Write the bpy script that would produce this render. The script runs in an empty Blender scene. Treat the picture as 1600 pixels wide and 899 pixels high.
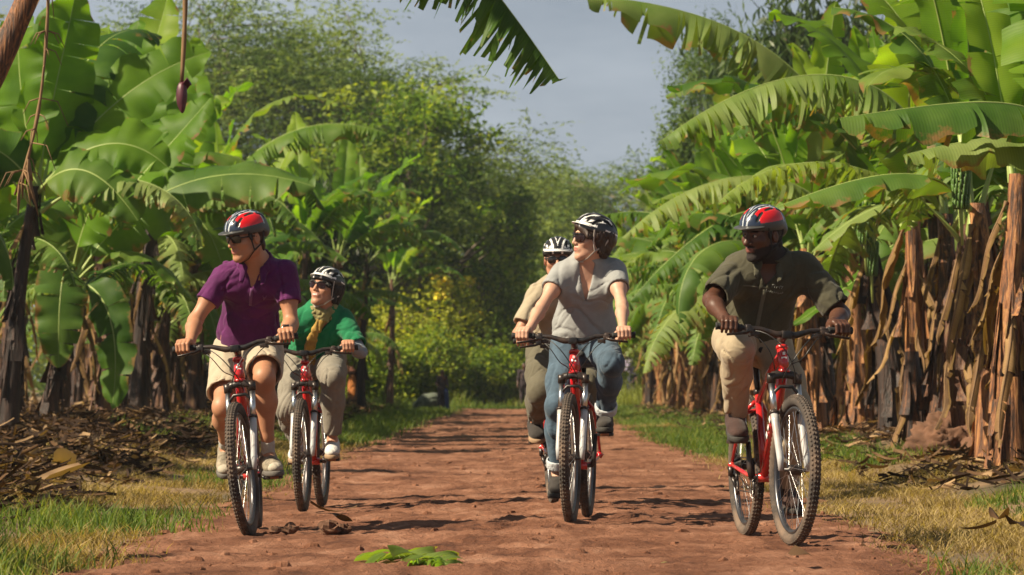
import bpy, math, random
import numpy as np
from mathutils import Vector, Matrix, Euler

SC = bpy.context.scene
COL = SC.collection
PI = math.pi
R = math.radians

# ------------------------------------------------------------------ camera
F_PX = 6000.0           # focal length in pixels of the 1600 wide photograph
CAM_H = 0.75
HOR = 597.0             # row of the horizon in the photograph
cam_d = bpy.data.cameras.new('camera')
cam_d.sensor_width = 36.0
cam_d.lens = 36.0 * F_PX / 1600.0
cam_d.clip_start = 0.5
cam_d.clip_end = 3000.0
cam_d.dof.use_dof = True
cam_d.dof.focus_distance = 18.6
cam_d.dof.aperture_fstop = 9.0
cam = bpy.data.objects.new('camera', cam_d)
COL.objects.link(cam)
cam.location = (0, 0, CAM_H)
cam.rotation_euler = (R(90) + math.atan((HOR - 449.5) / F_PX), 0, 0)
SC.camera = cam

# ------------------------------------------------------------------ light
SUN_EL, SUN_TO_CAM = 41.0, 20.0     # elevation; degrees the sun stands on the camera's side of due left
s_from = Vector((-math.cos(R(SUN_TO_CAM)) * math.cos(R(SUN_EL)), -math.sin(R(SUN_TO_CAM)) * math.cos(R(SUN_EL)), math.sin(R(SUN_EL))))
sun_d = bpy.data.lights.new('sun', 'SUN')
sun_d.energy = 5.0
sun_d.angle = R(1.0)
sun_d.color = (1.0, 0.85, 0.62)
sun = bpy.data.objects.new('sun', sun_d)
COL.objects.link(sun)
sun.rotation_euler = (-s_from).to_track_quat('-Z', 'Y').to_euler()

world = bpy.data.worlds.new('World')
SC.world = world
world.use_nodes = True
wt = world.node_tree
wt.nodes.clear()
w_out = wt.nodes.new('ShaderNodeOutputWorld')
sky = wt.nodes.new('ShaderNodeTexSky')
sky.sky_type = 'NISHITA'
sky.sun_disc = False
sky.sun_elevation = R(SUN_EL)
sky.sun_rotation = math.atan2(s_from.x, s_from.y)
sky.air_density = 1.0
sky.dust_density = 1.0
bg_sky = wt.nodes.new('ShaderNodeBackground')
bg_sky.inputs[1].default_value = 0.05
bg_cl = wt.nodes.new('ShaderNodeBackground')
tc = wt.nodes.new('ShaderNodeTexCoord')
mp = wt.nodes.new('ShaderNodeMapping')
mp.inputs['Scale'].default_value = (5.0, 5.0, 16.0)
nz = wt.nodes.new('ShaderNodeTexNoise')
nz.inputs['Scale'].default_value = 2.2
nz.inputs['Detail'].default_value = 6.0
nz.inputs['Roughness'].default_value = 0.5
cr = wt.nodes.new('ShaderNodeValToRGB')
cr.color_ramp.elements[0].position = 0.3
cr.color_ramp.elements[0].color = (0.180, 0.215, 0.268, 1)
cr.color_ramp.elements[1].position = 0.72
cr.color_ramp.elements[1].color = (0.36, 0.40, 0.455, 1)
mixs = wt.nodes.new('ShaderNodeMixShader')
mixs.inputs[0].default_value = 0.86      # a thin slate cloud deck over most of the sky
wt.links.new(tc.outputs['Generated'], mp.inputs[0])
wt.links.new(mp.outputs[0], nz.inputs['Vector'])
wt.links.new(nz.outputs[0], cr.inputs[0])
sepz = wt.nodes.new('ShaderNodeSeparateXYZ')      # cloud deck dimmed overhead, out of view, to lessen the fill light
wt.links.new(tc.outputs['Generated'], sepz.inputs[0])
crz = wt.nodes.new('ShaderNodeValToRGB')
crz.color_ramp.elements[0].position = 0.12
crz.color_ramp.elements[0].color = (0.73, 0.725, 0.72, 1)
crz.color_ramp.elements[1].position = 0.5
crz.color_ramp.elements[1].color = (0.33, 0.325, 0.31, 1)
wt.links.new(sepz.outputs[2], crz.inputs[0])
mulz = wt.nodes.new('ShaderNodeMix'); mulz.data_type = 'RGBA'; mulz.blend_type = 'MULTIPLY'; mulz.inputs[0].default_value = 1.0
wt.links.new(cr.outputs[0], mulz.inputs[6]); wt.links.new(crz.outputs[0], mulz.inputs[7])
wt.links.new(mulz.outputs[2], bg_cl.inputs[0])
bg_cl.inputs[1].default_value = 1.0
wt.links.new(sky.outputs[0], bg_sky.inputs[0])
wt.links.new(bg_sky.outputs[0], mixs.inputs[1])
wt.links.new(bg_cl.outputs[0], mixs.inputs[2])
wt.links.new(mixs.outputs[0], w_out.inputs[0])

SC.view_settings.view_transform = 'Standard'
SC.view_settings.look = 'None'
SC.view_settings.exposure = 0.95
SC.view_settings.gamma = 1.0
SC.render.engine = 'CYCLES'
SC.cycles.use_denoising = True
SC.cycles.max_bounces = 7
SC.cycles.diffuse_bounces = 3
SC.cycles.glossy_bounces = 2
SC.cycles.transmission_bounces = 3
SC.cycles.transparent_max_bounces = 8
SC.cycles.caustics_reflective = False
SC.cycles.caustics_refractive = False

# ------------------------------------------------------------------ helpers
def PX(px, d):
    return (px - 800.0) / F_PX * d

def PZ(py, d):
    return CAM_H + (HOR - py) / F_PX * d

def W3(px, py, d): return Vector((PX(px, d), d, PZ(py, d)))

def tag(o, label=None, cat=None, group=None, kind=None):
    if label: o['label'] = label
    if cat: o['category'] = cat
    if group: o['group'] = group
    if kind: o['kind'] = kind
    return o

def empty(name, loc=(0, 0, 0), rz=0.0):
    o = bpy.data.objects.new(name, None)
    o.empty_display_size = 0.1
    COL.objects.link(o)
    o.location = loc
    o.rotation_euler = (0, 0, rz)
    return o

def link(name, me, parent=None):
    o = bpy.data.objects.new(name, me)
    COL.objects.link(o)
    o.parent = parent
    return o

def npmesh(name, V, F, mats, mi=None, uv=None, smooth=True, col=None):
    """mesh from numpy arrays; F is (n,3) or (n,4)"""
    V = np.asarray(V, np.float32); F = np.asarray(F, np.int32)
    k = F.shape[1]
    me = bpy.data.meshes.new(name)
    me.vertices.add(len(V)); me.vertices.foreach_set('co', V.ravel())
    me.loops.add(F.size); me.loops.foreach_set('vertex_index', F.ravel())
    me.polygons.add(len(F))
    me.polygons.foreach_set('loop_start', np.arange(len(F), dtype=np.int32) * k)
    me.polygons.foreach_set('loop_total', np.full(len(F), k, np.int32))
    for m in (mats if isinstance(mats, (list, tuple)) else [mats]):
        me.materials.append(m)
    if mi is not None: me.polygons.foreach_set('material_index', np.asarray(mi, np.int32))
    me.polygons.foreach_set('use_smooth', np.full(len(F), smooth))
    if uv is not None:
        l = me.uv_layers.new(name='UVMap')
        l.data.foreach_set('uv', np.asarray(uv, np.float32)[F.ravel()].ravel())
    if col is not None:
        a = me.color_attributes.new('tint', 'FLOAT_COLOR', 'POINT')
        a.data.foreach_set('color', np.asarray(col, np.float32).ravel())
    me.update(calc_edges=True)
    return me

class MB:
    """collects simple shapes into ONE mesh"""
    def __init__(s): s.v = []; s.f = []; s.m = []
    def add(s, vs, fs, mi=0):
        n = len(s.v); s.v += [tuple(v) for v in vs]
        s.f += [tuple(i + n for i in f) for f in fs]; s.m += [mi] * len(fs)
    def tube(s, pts, rad, seg=10, mi=0, cap=True, flat=None):
        pts = [Vector(p) for p in pts]; n = len(pts)
        if not isinstance(rad, list): rad = [rad] * n
        ref = None; vs = []
        for i, p in enumerate(pts):
            t = (pts[min(i + 1, n - 1)] - pts[max(i - 1, 0)]).normalized()
            if ref is None:
                ref = t.orthogonal().normalized() if flat is None else Vector(flat)
            a = (ref - t * ref.dot(t)).normalized(); ref = a; b = t.cross(a)
            r = rad[i]; ra, rb = (r if isinstance(r, tuple) else (r, r))
            for k in range(seg):
                q = 2 * PI * k / seg
                vs.append(p + a * (math.cos(q) * ra) + b * (math.sin(q) * rb))
        fs = []
        for i in range(n - 1):
            for k in range(seg):
                k2 = (k + 1) % seg
                fs.append((i * seg + k, i * seg + k2, (i + 1) * seg + k2, (i + 1) * seg + k))
        if cap:
            fs.append(tuple(range(seg))[::-1]); fs.append(tuple((n - 1) * seg + k for k in range(seg)))
        s.add(vs, fs, mi)
    def ring(s, c, axis, rad, sec, seg=64, sseg=10, mi=0, ry=None):
        """torus-like ring: section half sizes sec=(radial, axial)"""
        c = Vector(c); ax = Vector(axis).normalized(); a = ax.orthogonal().normalized(); b = ax.cross(a)
        vs = []
        for i in range(seg):
            q = 2 * PI * i / seg; d = a * math.cos(q) + b * math.sin(q)
            for k in range(sseg):
                t = 2 * PI * k / sseg
                vs.append(c + d * (rad + sec[0] * math.cos(t)) + ax * (sec[1] * math.sin(t)))
        fs = [(i * sseg + k, ((i + 1) % seg) * sseg + k, ((i + 1) % seg) * sseg + (k + 1) % sseg, i * sseg + (k + 1) % sseg) for i in range(seg) for k in range(sseg)]
        s.add(vs, fs, mi)
    def box(s, c, size, M=None, mi=0, taper=1.0):
        hx, hy, hz = size[0] / 2, size[1] / 2, size[2] / 2
        vs = []
        for z in (-1, 1):
            k = taper if z > 0 else 1
            for x, y in ((-1, -1), (1, -1), (1, 1), (-1, 1)):
                v = Vector((x * hx * k, y * hy * k, z * hz))
                if M is not None: v = M @ v
                vs.append(v + Vector(c))
        s.add(vs, [(3, 2, 1, 0), (4, 5, 6, 7), (0, 1, 5, 4), (1, 2, 6, 5), (2, 3, 7, 6), (3, 0, 4, 7)], mi)
    def ball(s, c, r, M=None, seg=14, rings=8, mi=0):
        rx, ry, rz = r if isinstance(r, (tuple, list)) else (r, r, r)
        vs = [(0, 0, rz)]
        for i in range(1, rings):
            t = PI * i / rings
            for k in range(seg):
                q = 2 * PI * k / seg
                vs.append((rx * math.sin(t) * math.cos(q), ry * math.sin(t) * math.sin(q), rz * math.cos(t)))
        vs.append((0, 0, -rz)); fs = []
        for k in range(seg):
            k2 = (k + 1) % seg
            fs.append((0, 1 + k, 1 + k2))
            for i in range(rings - 2):
                a = 1 + i * seg; fs.append((a + k, a + seg + k, a + seg + k2, a + k2))
            fs.append((1 + (rings - 2) * seg + k, len(vs) - 1, 1 + (rings - 2) * seg + k2))
        vs = [(M @ Vector(v) if M is not None else Vector(v)) + Vector(c) for v in vs]
        s.add(vs, fs, mi)
    def build(s, name, mats, parent=None, smooth=True, bevel=0.0):
        me = bpy.data.meshes.new(name)
        me.from_pydata(s.v, [], s.f)
        for m in (mats if isinstance(mats, (list, tuple)) else [mats]): me.materials.append(m)
        me.polygons.foreach_set('material_index', s.m)
        me.polygons.foreach_set('use_smooth', [smooth] * len(s.f))
        me.update()
        o = link(name, me, parent)
        if bevel:
            b = o.modifiers.new('bevel', 'BEVEL'); b.width = bevel; b.segments = 2; b.limit_method = 'ANGLE'
        return o

def _hash(ix, iy, iz, seed):
    h = (ix.astype(np.int64) * 374761393 + iy.astype(np.int64) * 668265263 + iz.astype(np.int64) * 2147483647 + seed * 1274126177) & 0xffffffff
    h = ((h ^ (h >> 13)) * 1274126177) & 0xffffffff
    return ((h ^ (h >> 16)) & 0xffff) / 65535.0

def vnoise(x, y, z=None, seed=0):
    x = np.asarray(x, np.float64); y = np.asarray(y, np.float64)
    z = np.zeros_like(x) if z is None else np.asarray(z, np.float64)
    ix, iy, iz = np.floor(x), np.floor(y), np.floor(z)
    fx, fy, fz = x - ix, y - iy, z - iz
    fx = fx * fx * (3 - 2 * fx); fy = fy * fy * (3 - 2 * fy); fz = fz * fz * (3 - 2 * fz)
    ix, iy, iz = ix.astype(np.int64), iy.astype(np.int64), iz.astype(np.int64)
    out = 0
    for a in (0, 1):
        for b in (0, 1):
            for c in (0, 1):
                w = (fx if a else 1 - fx) * (fy if b else 1 - fy) * (fz if c else 1 - fz)
                out = out + w * _hash(ix + a, iy + b, iz + c, seed)
    return out * 2 - 1

def fbm(x, y, z=None, seed=0, o=4, g=0.5):
    s = 0; a = 1; f = 1
    for k in range(o):
        s = s + a * vnoise(x * f, y * f, None if z is None else z * f, seed + k * 17)
        a *= g; f *= 2.03
    return s

# ------------------------------------------------------------------ materials
def lin(r, g, b):
    f = lambda c: (c / 255 / 12.92) if c / 255 <= 0.04045 else ((c / 255 + 0.055) / 1.055) ** 2.4
    return (f(r), f(g), f(b))

def newmat(name):
    m = bpy.data.materials.new(name); m.use_nodes = True
    nt = m.node_tree
    return m, nt, nt.nodes['Principled BSDF']

def N(nt, kind, **kw):
    n = nt.nodes.new(kind)
    for k, v in kw.items():
        if k in n.inputs: n.inputs[k].default_value = v
        else: setattr(n, k, v)
    return n

def ramp(nt, stops):
    r = nt.nodes.new('ShaderNodeValToRGB'); e = r.color_ramp.elements
    e[0].position, e[0].color = stops[0][0], (*stops[0][1], 1)
    e[1].position, e[1].color = stops[-1][0], (*stops[-1][1], 1)
    for p, c in stops[1:-1]:
        q = e.new(p); q.color = (*c, 1)
    return r

def simple(name, col, rough=0.6, metal=0.0, var=0.12, scale=20.0, bump=0.0, bscale=None, coat=0.0, spec=0.5, stretch=None, sss=0.0, sheen=0.0, dirt=None):
    m, nt, b = newmat(name)
    tc = N(nt, 'ShaderNodeTexCoord')
    src = tc.outputs['Object']
    if stretch:
        mp = N(nt, 'ShaderNodeMapping'); mp.inputs['Scale'].default_value = stretch
        nt.links.new(src, mp.inputs[0]); src = mp.outputs[0]
    nz = N(nt, 'ShaderNodeTexNoise', Scale=scale, Detail=5.0, Roughness=0.6)
    nt.links.new(src, nz.inputs['Vector'])
    lo = tuple(max(0, c * (1 - var)) for c in col); hi = tuple(min(1, c * (1 + var)) for c in col)
    r = ramp(nt, [(0.3, lo), (0.7, hi)])
    nt.links.new(nz.outputs[0], r.inputs[0])
    cout = r.outputs[0]
    if dirt:
        n3 = N(nt, 'ShaderNodeTexNoise', Scale=dirt[2] if len(dirt) > 2 else 9.0, Detail=6.0, Roughness=0.7)
        nt.links.new(tc.outputs['Object'], n3.inputs['Vector'])
        r3 = ramp(nt, [(0.42, (0, 0, 0)), (0.72, (dirt[1],) * 3)])
        nt.links.new(n3.outputs[0], r3.inputs[0])
        mx = N(nt, 'ShaderNodeMix', data_type='RGBA')
        nt.links.new(r3.outputs[0], mx.inputs[0]); nt.links.new(cout, mx.inputs[6]); mx.inputs[7].default_value = (*dirt[0], 1)
        cout = mx.outputs[2]
    nt.links.new(cout, b.inputs['Base Color'])
    b.inputs['Roughness'].default_value = rough
    b.inputs['Metallic'].default_value = metal
    b.inputs['Specular IOR Level'].default_value = spec
    if coat: b.inputs['Coat Weight'].default_value = coat; b.inputs['Coat Roughness'].default_value = 0.12
    if sss: b.inputs['Subsurface Weight'].default_value = sss; b.inputs['Subsurface Radius'].default_value = (0.012, 0.005, 0.003); b.inputs['Subsurface Scale'].default_value = 0.6
    if sheen: b.inputs['Sheen Weight'].default_value = sheen
    if bump:
        n2 = N(nt, 'ShaderNodeTexNoise', Scale=bscale or scale * 3, Detail=4.0)
        nt.links.new(src, n2.inputs['Vector'])
        bp = N(nt, 'ShaderNodeBump', Strength=bump, Distance=0.01)
        nt.links.new(n2.outputs[0], bp.inputs['Height']); nt.links.new(bp.outputs[0], b.inputs['Normal'])
    return m

def foliage(name, dark, mid, light, trans=0.45, rough=0.5, uvveins=False, brown=0.0, tint=False):
    """two-sided leaf: gloss on the cuticle, light let through"""
    m, nt, b = newmat(name)
    tc = N(nt, 'ShaderNodeTexCoord')
    oi = N(nt, 'ShaderNodeObjectInfo')
    nz = N(nt, 'ShaderNodeTexNoise', Scale=1.1 if uvveins else 0.9, Detail=4.0, Roughness=0.65)
    nt.links.new(tc.outputs['Object'], nz.inputs['Vector'])
    ad = N(nt, 'ShaderNodeMath', operation='ADD'); ad.use_clamp = True
    ml = N(nt, 'ShaderNodeMath', operation='MULTIPLY_ADD'); ml.inputs[1].default_value = 0.42; ml.inputs[2].default_value = -0.21
    nt.links.new(oi.outputs['Random'], ml.inputs[0])
    nt.links.new(nz.outputs[0], ad.inputs[0]); nt.links.new(ml.outputs[0], ad.inputs[1])
    fac = ad.outputs[0]
    if tint:
        at = N(nt, 'ShaderNodeAttribute', attribute_name='tint')
        a2 = N(nt, 'ShaderNodeMath', operation='ADD'); a2.use_clamp = True
        nt.links.new(fac, a2.inputs[0]); nt.links.new(at.outputs['Fac'], a2.inputs[1]); fac = a2.outputs[0]
    r = ramp(nt, [(0.25, dark), (0.5, mid), (0.75, light)])
    nt.links.new(fac, r.inputs[0])
    cout = r.outputs[0]
    if uvveins:
        sep = N(nt, 'ShaderNodeSeparateXYZ'); nt.links.new(tc.outputs['UV'], sep.inputs[0])
        ab = N(nt, 'ShaderNodeMath', operation='ABSOLUTE'); nt.links.new(sep.outputs[1], ab.inputs[0])
        wv = N(nt, 'ShaderNodeTexWave', Scale=14.0, Distortion=0.6); wv.bands_direction = 'X'
        nt.links.new(tc.outputs['UV'], wv.inputs['Vector'])
        bp = N(nt, 'ShaderNodeBump', Strength=0.18, Distance=0.005)
        nt.links.new(wv.outputs[0], bp.inputs['Height']); nt.links.new(bp.outputs[0], b.inputs['Normal'])
        mv = N(nt, 'ShaderNodeMix', data_type='RGBA', blend_type='MULTIPLY'); mv.inputs[0].default_value = 0.13
        nt.links.new(cout, mv.inputs[6]); nt.links.new(wv.outputs[0], mv.inputs[7]); cout = mv.outputs[2]
        # dry brown margins and patches
        n2 = N(nt, 'ShaderNodeTexNoise', Scale=3.5, Detail=5.0, Roughness=0.7)
        nt.links.new(tc.outputs['Object'], n2.inputs['Vector'])
        sm = N(nt, 'ShaderNodeMath', operation='MULTIPLY_ADD'); sm.inputs[1].default_value = 0.42; nt.links.new(ab.outputs[0], sm.inputs[0]); nt.links.new(n2.outputs[0], sm.inputs[2])
        rb = ramp(nt, [(0.90 - brown, (0, 0, 0)), (0.99 - brown * 0.8, (1, 1, 1))])
        nt.links.new(sm.outputs[0], rb.inputs[0])
        mb = N(nt, 'ShaderNodeMix', data_type='RGBA')
        nt.links.new(rb.outputs[0], mb.inputs[0]); nt.links.new(cout, mb.inputs[6]); mb.inputs[7].default_value = (0.24, 0.15, 0.055, 1); cout = mb.outputs[2]
    nt.links.new(cout, b.inputs['Base Color'])
    b.inputs['Roughness'].default_value = rough
    b.inputs['Specular IOR Level'].default_value = 0.22
    tr = N(nt, 'ShaderNodeBsdfTranslucent')
    hs = N(nt, 'ShaderNodeMix', data_type='RGBA', blend_type='MULTIPLY'); hs.inputs[0].default_value = 1.0
    nt.links.new(cout, hs.inputs[6]); hs.inputs[7].default_value = (1.75, 1.7, 0.5, 1)
    nt.links.new(hs.outputs[2], tr.inputs[0])
    mx = N(nt, 'ShaderNodeMixShader'); mx.inputs[0].default_value = trans
    nt.links.new(b.outputs[0], mx.inputs[1]); nt.links.new(tr.outputs[0], mx.inputs[2])
    nt.links.new(mx.outputs[0], nt.nodes['Material Output'].inputs[0])
    return m

M = {}
M['leaf'] = foliage('banana_leaf_green', (0.040, 0.105, 0.014), (0.100, 0.195, 0.026), (0.195, 0.275, 0.055), 0.45, 0.5, True, 0.0)
M['leaf_young'] = foliage('banana_leaf_young', (0.075, 0.180, 0.014), (0.145, 0.280, 0.022), (0.24, 0.36, 0.036), 0.56, 0.48, True, -0.08)
M['leaf_old'] = foliage('banana_leaf_worn', (0.060, 0.135, 0.020), (0.130, 0.220, 0.042), (0.225, 0.295, 0.090), 0.36, 0.5, True, 0.02)
M['leaf_dead'] = foliage('banana_leaf_dead', (0.07, 0.04, 0.02), (0.22, 0.125, 0.055), (0.44, 0.28, 0.13), 0.22, 0.75, True, 0.2)
M['midrib'] = simple('midrib', (0.28, 0.36, 0.10), 0.5, var=0.2, scale=3)
M['midrib_dead'] = simple('midrib_dead', (0.19, 0.11, 0.05), 0.8, var=0.3, scale=6)

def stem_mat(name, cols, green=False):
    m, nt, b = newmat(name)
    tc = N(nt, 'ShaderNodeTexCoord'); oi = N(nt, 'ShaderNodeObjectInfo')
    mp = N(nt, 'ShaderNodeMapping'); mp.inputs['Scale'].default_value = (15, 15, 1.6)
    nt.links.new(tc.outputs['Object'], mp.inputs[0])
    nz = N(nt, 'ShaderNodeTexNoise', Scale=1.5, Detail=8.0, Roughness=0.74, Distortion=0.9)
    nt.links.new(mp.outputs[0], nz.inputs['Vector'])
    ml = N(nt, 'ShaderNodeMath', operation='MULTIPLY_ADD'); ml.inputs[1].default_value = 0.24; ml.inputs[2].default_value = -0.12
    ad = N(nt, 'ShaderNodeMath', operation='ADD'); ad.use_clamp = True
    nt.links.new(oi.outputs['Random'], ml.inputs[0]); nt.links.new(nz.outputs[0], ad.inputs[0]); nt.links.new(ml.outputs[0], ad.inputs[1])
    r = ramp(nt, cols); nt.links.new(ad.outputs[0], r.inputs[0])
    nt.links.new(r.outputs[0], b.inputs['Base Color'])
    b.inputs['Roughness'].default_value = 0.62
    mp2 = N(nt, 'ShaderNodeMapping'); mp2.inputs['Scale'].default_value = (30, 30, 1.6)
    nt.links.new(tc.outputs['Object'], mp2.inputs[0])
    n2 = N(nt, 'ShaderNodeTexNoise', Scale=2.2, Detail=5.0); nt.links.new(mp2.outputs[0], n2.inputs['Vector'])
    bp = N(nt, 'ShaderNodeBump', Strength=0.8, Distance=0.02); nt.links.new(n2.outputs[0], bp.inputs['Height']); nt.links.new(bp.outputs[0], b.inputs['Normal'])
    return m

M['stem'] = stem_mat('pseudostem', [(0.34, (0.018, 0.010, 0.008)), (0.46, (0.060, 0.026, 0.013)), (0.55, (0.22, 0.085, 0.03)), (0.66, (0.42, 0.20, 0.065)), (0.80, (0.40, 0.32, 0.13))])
M['stem_shaded'] = stem_mat('pseudostem_shaded', [(0.36, (0.014, 0.008, 0.006)), (0.50, (0.045, 0.020, 0.012)), (0.62, (0.14, 0.058, 0.028)), (0.80, (0.20, 0.16, 0.06))])  # darker copy of the stem colours, shade of the unlit stems painted in
M['bark'] = simple('bark', (0.13, 0.10, 0.075), 0.9, var=0.5, scale=6, bump=0.8, stretch=(3, 3, 0.6))
M['bark_pale'] = simple('bark_pale', (0.27, 0.23, 0.18), 0.9, var=0.35, scale=6, bump=0.6, stretch=(3, 3, 0.6))
# ------------------------------------------------------------------ ground, road, verge
def road_c(y): return -0.135 + 0.00483 * y
def road_hw(y): return 1.92 + 0.15 * vnoise(y * 0.45, y * 0 + 3.1, seed=5) + 0.10 * vnoise(y * 1.9, y * 0 + 1.0, seed=8) + 0.05 * vnoise(y * 6.1, y * 0 + 1.0, seed=9)

def ground_h(x, y):
    x = np.asarray(x, float); y = np.asarray(y, float)
    e = np.abs(x - road_c(y)) - 1.9
    side = np.clip(e / 1.6, 0, 1); side = side * side * (3 - 2 * side)
    h = side * 0.05 + 0.03 * fbm(x * 0.7, y * 0.7, seed=2) * side
    lf = np.clip((-x - 3.0) / 1.0, 0, 1) * np.clip((y - 14) / 6, 0, 1) * np.clip((110 - y) / 30, 0, 1)
    h = h + lf * (0.16 + 0.10 * fbm(x * 0.9, y * 0.5, seed=11))
    rt = np.clip((x - road_c(y) - 2.7) / 0.8, 0, 1) * np.clip((110 - y) / 30, 0, 1)
    h = h + rt * (0.13 + 0.07 * fbm(x * 0.8, y * 0.6, seed=21))
    # shallow wheel ruts and swells of the track
    inr = 1 - np.clip((np.abs(x - road_c(y)) - 1.6) / 0.5, 0, 1)
    h = h + inr * (0.012 * fbm(x * 1.6, y * 0.9, seed=31, o=3))
    h = h - 0.042 * np.clip((0.1 - x) / 1.2, 0, 1) * np.clip((y - 15) / 2.5, 0, 1) * np.clip((34 - y) / 9, 0, 1)      # the left rut lies lower here
    return h

def hz(x, y): return float(ground_h(np.array([x]), np.array([y]))[0])

def grid_mesh(name, X, Y, Z, mat, kind='structure'):
    ny, nx = X.shape
    V = np.stack([X.ravel(), Y.ravel(), Z.ravel()], 1)
    i = np.arange(ny * nx).reshape(ny, nx)
    F = np.stack([i[:-1, :-1].ravel(), i[:-1, 1:].ravel(), i[1:, 1:].ravel(), i[1:, :-1].ravel()], 1)
    o = link(name, npmesh(name, V, F, mat))
    tag(o, kind=kind)
    return o

def soil_mat():
    m, nt, b = newmat('ground_soil')
    tc = N(nt, 'ShaderNodeTexCoord')
    nz = N(nt, 'ShaderNodeTexNoise', Scale=0.9, Detail=8.0, Roughness=0.7); nt.links.new(tc.outputs['Object'], nz.inputs['Vector'])
    r = ramp(nt, [(0.3, (0.05, 0.045, 0.018)), (0.45, (0.12, 0.08, 0.04)), (0.58, (0.20, 0.125, 0.065)), (0.72, (0.13, 0.07, 0.042))])
    nt.links.new(nz.outputs[0], r.inputs[0]); nt.links.new(r.outputs[0], b.inputs['Base Color'])
    b.inputs['Roughness'].default_value = 0.95
    n2 = N(nt, 'ShaderNodeTexNoise', Scale=14.0, Detail=6.0); nt.links.new(tc.outputs['Object'], n2.inputs['Vector'])
    bp = N(nt, 'ShaderNodeBump', Strength=0.9, Distance=0.04); nt.links.new(n2.outputs[0], bp.inputs['Height']); nt.links.new(bp.outputs[0], b.inputs['Normal'])
    return m

def road_mat():
    m, nt, b = newmat('red_dirt')
    tc = N(nt, 'ShaderNodeTexCoord')
    mp = N(nt, 'ShaderNodeMapping'); mp.inputs['Scale'].default_value = (1.0, 0.45, 1.0)
    nt.links.new(tc.outputs['Object'], mp.inputs[0])
    nz = N(nt, 'ShaderNodeTexNoise', Scale=2.2, Detail=10.0, Roughness=0.72); nt.links.new(mp.outputs[0], nz.inputs['Vector'])
    r = ramp(nt, [(0.34, (0.080, 0.033, 0.020)), (0.45, (0.170, 0.072, 0.040)), (0.56, (0.265, 0.124, 0.074)), (0.72, (0.42, 0.235, 0.155))])
    nt.links.new(nz.outputs[0], r.inputs[0])
    n3 = N(nt, 'ShaderNodeTexVoronoi', Scale=24.0); nt.links.new(tc.outputs['Object'], n3.inputs['Vector'])
    r3 = ramp(nt, [(0.0, (0.55, 0.5, 0.5)), (0.35, (1, 1, 1))]); nt.links.new(n3.outputs[0], r3.inputs[0])
    mx = N(nt, 'ShaderNodeMix', data_type='RGBA', blend_type='MULTIPLY'); mx.inputs[0].default_value = 0.5
    nt.links.new(r.outputs[0], mx.inputs[6]); nt.links.new(r3.outputs[0], mx.inputs[7])
    nt.links.new(mx.outputs[2], b.inputs['Base Color'])
    b.inputs['Roughness'].default_value = 0.95; b.inputs['Specular IOR Level'].default_value = 0.2
    n2 = N(nt, 'ShaderNodeTexNoise', Scale=22.0, Detail=7.0, Roughness=0.7); nt.links.new(tc.outputs['Object'], n2.inputs['Vector'])
    bp = N(nt, 'ShaderNodeBump', Strength=1.0, Distance=0.03); nt.links.new(n2.outputs[0], bp.inputs['Height']); nt.links.new(bp.outputs[0], b.inputs['Normal'])
    return m
M['soil'] = soil_mat(); M['road'] = road_mat()

def steps(*segs):
    out = []
    for a, b, s in segs: out.append(np.arange(a, b, s))
    return np.unique(np.concatenate(out + [np.array([segs[-1][1]])]))

xs = steps((-900, -60, 120), (-60, -12, 4), (-12, 12, 0.2), (12, 60, 4), (60, 900, 120))
ys = steps((2, 12, 1), (12, 45, 0.25), (45, 130, 0.8), (130, 300, 10), (300, 1800, 150))
gx, gy = np.meshgrid(xs, ys)
inr = 1 - np.clip((np.abs(gx - road_c(gy)) - 1.3) / 0.35, 0, 1)
grid_mesh('ground', gx, gy, ground_h(gx, gy) - 0.03 * inr * (gy < 112), M['soil'])

ys = steps((8, 13, 0.2), (13, 30, 0.035), (30, 50, 0.08), (50, 112, 0.3))
ts = np.linspace(-1, 1, 110)
gt, gy = np.meshgrid(ts, ys)
gx = road_c(gy) + gt * (road_hw(gy + 40 * (gt > 0)))
lump = fbm(gx * 9, gy * 6.0, seed=41, o=5, g=0.7)
ridge = 1 - np.abs(fbm(gx * 2.3, gy * 4.5, seed=51, o=4))
amp = np.clip(1.2 - 0.45 * np.abs(np.sin(gt * 3.0)), 0.3, 1.2)
gz = ground_h(gx, gy) + 0.004 + amp * (0.006 * fbm(gx * 30, gy * 16, seed=43, o=2) + 0.010 * lump + 0.007 * (ridge - 0.7)) * np.clip((1 - np.abs(gt)) / .12, 0.12, 1) + .010 - 0.022 * np.clip((np.abs(gt) - 0.86) / 0.14, 0, 1) ** 1.5
grid_mesh('road', gx, gy, gz, M['road'])

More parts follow.
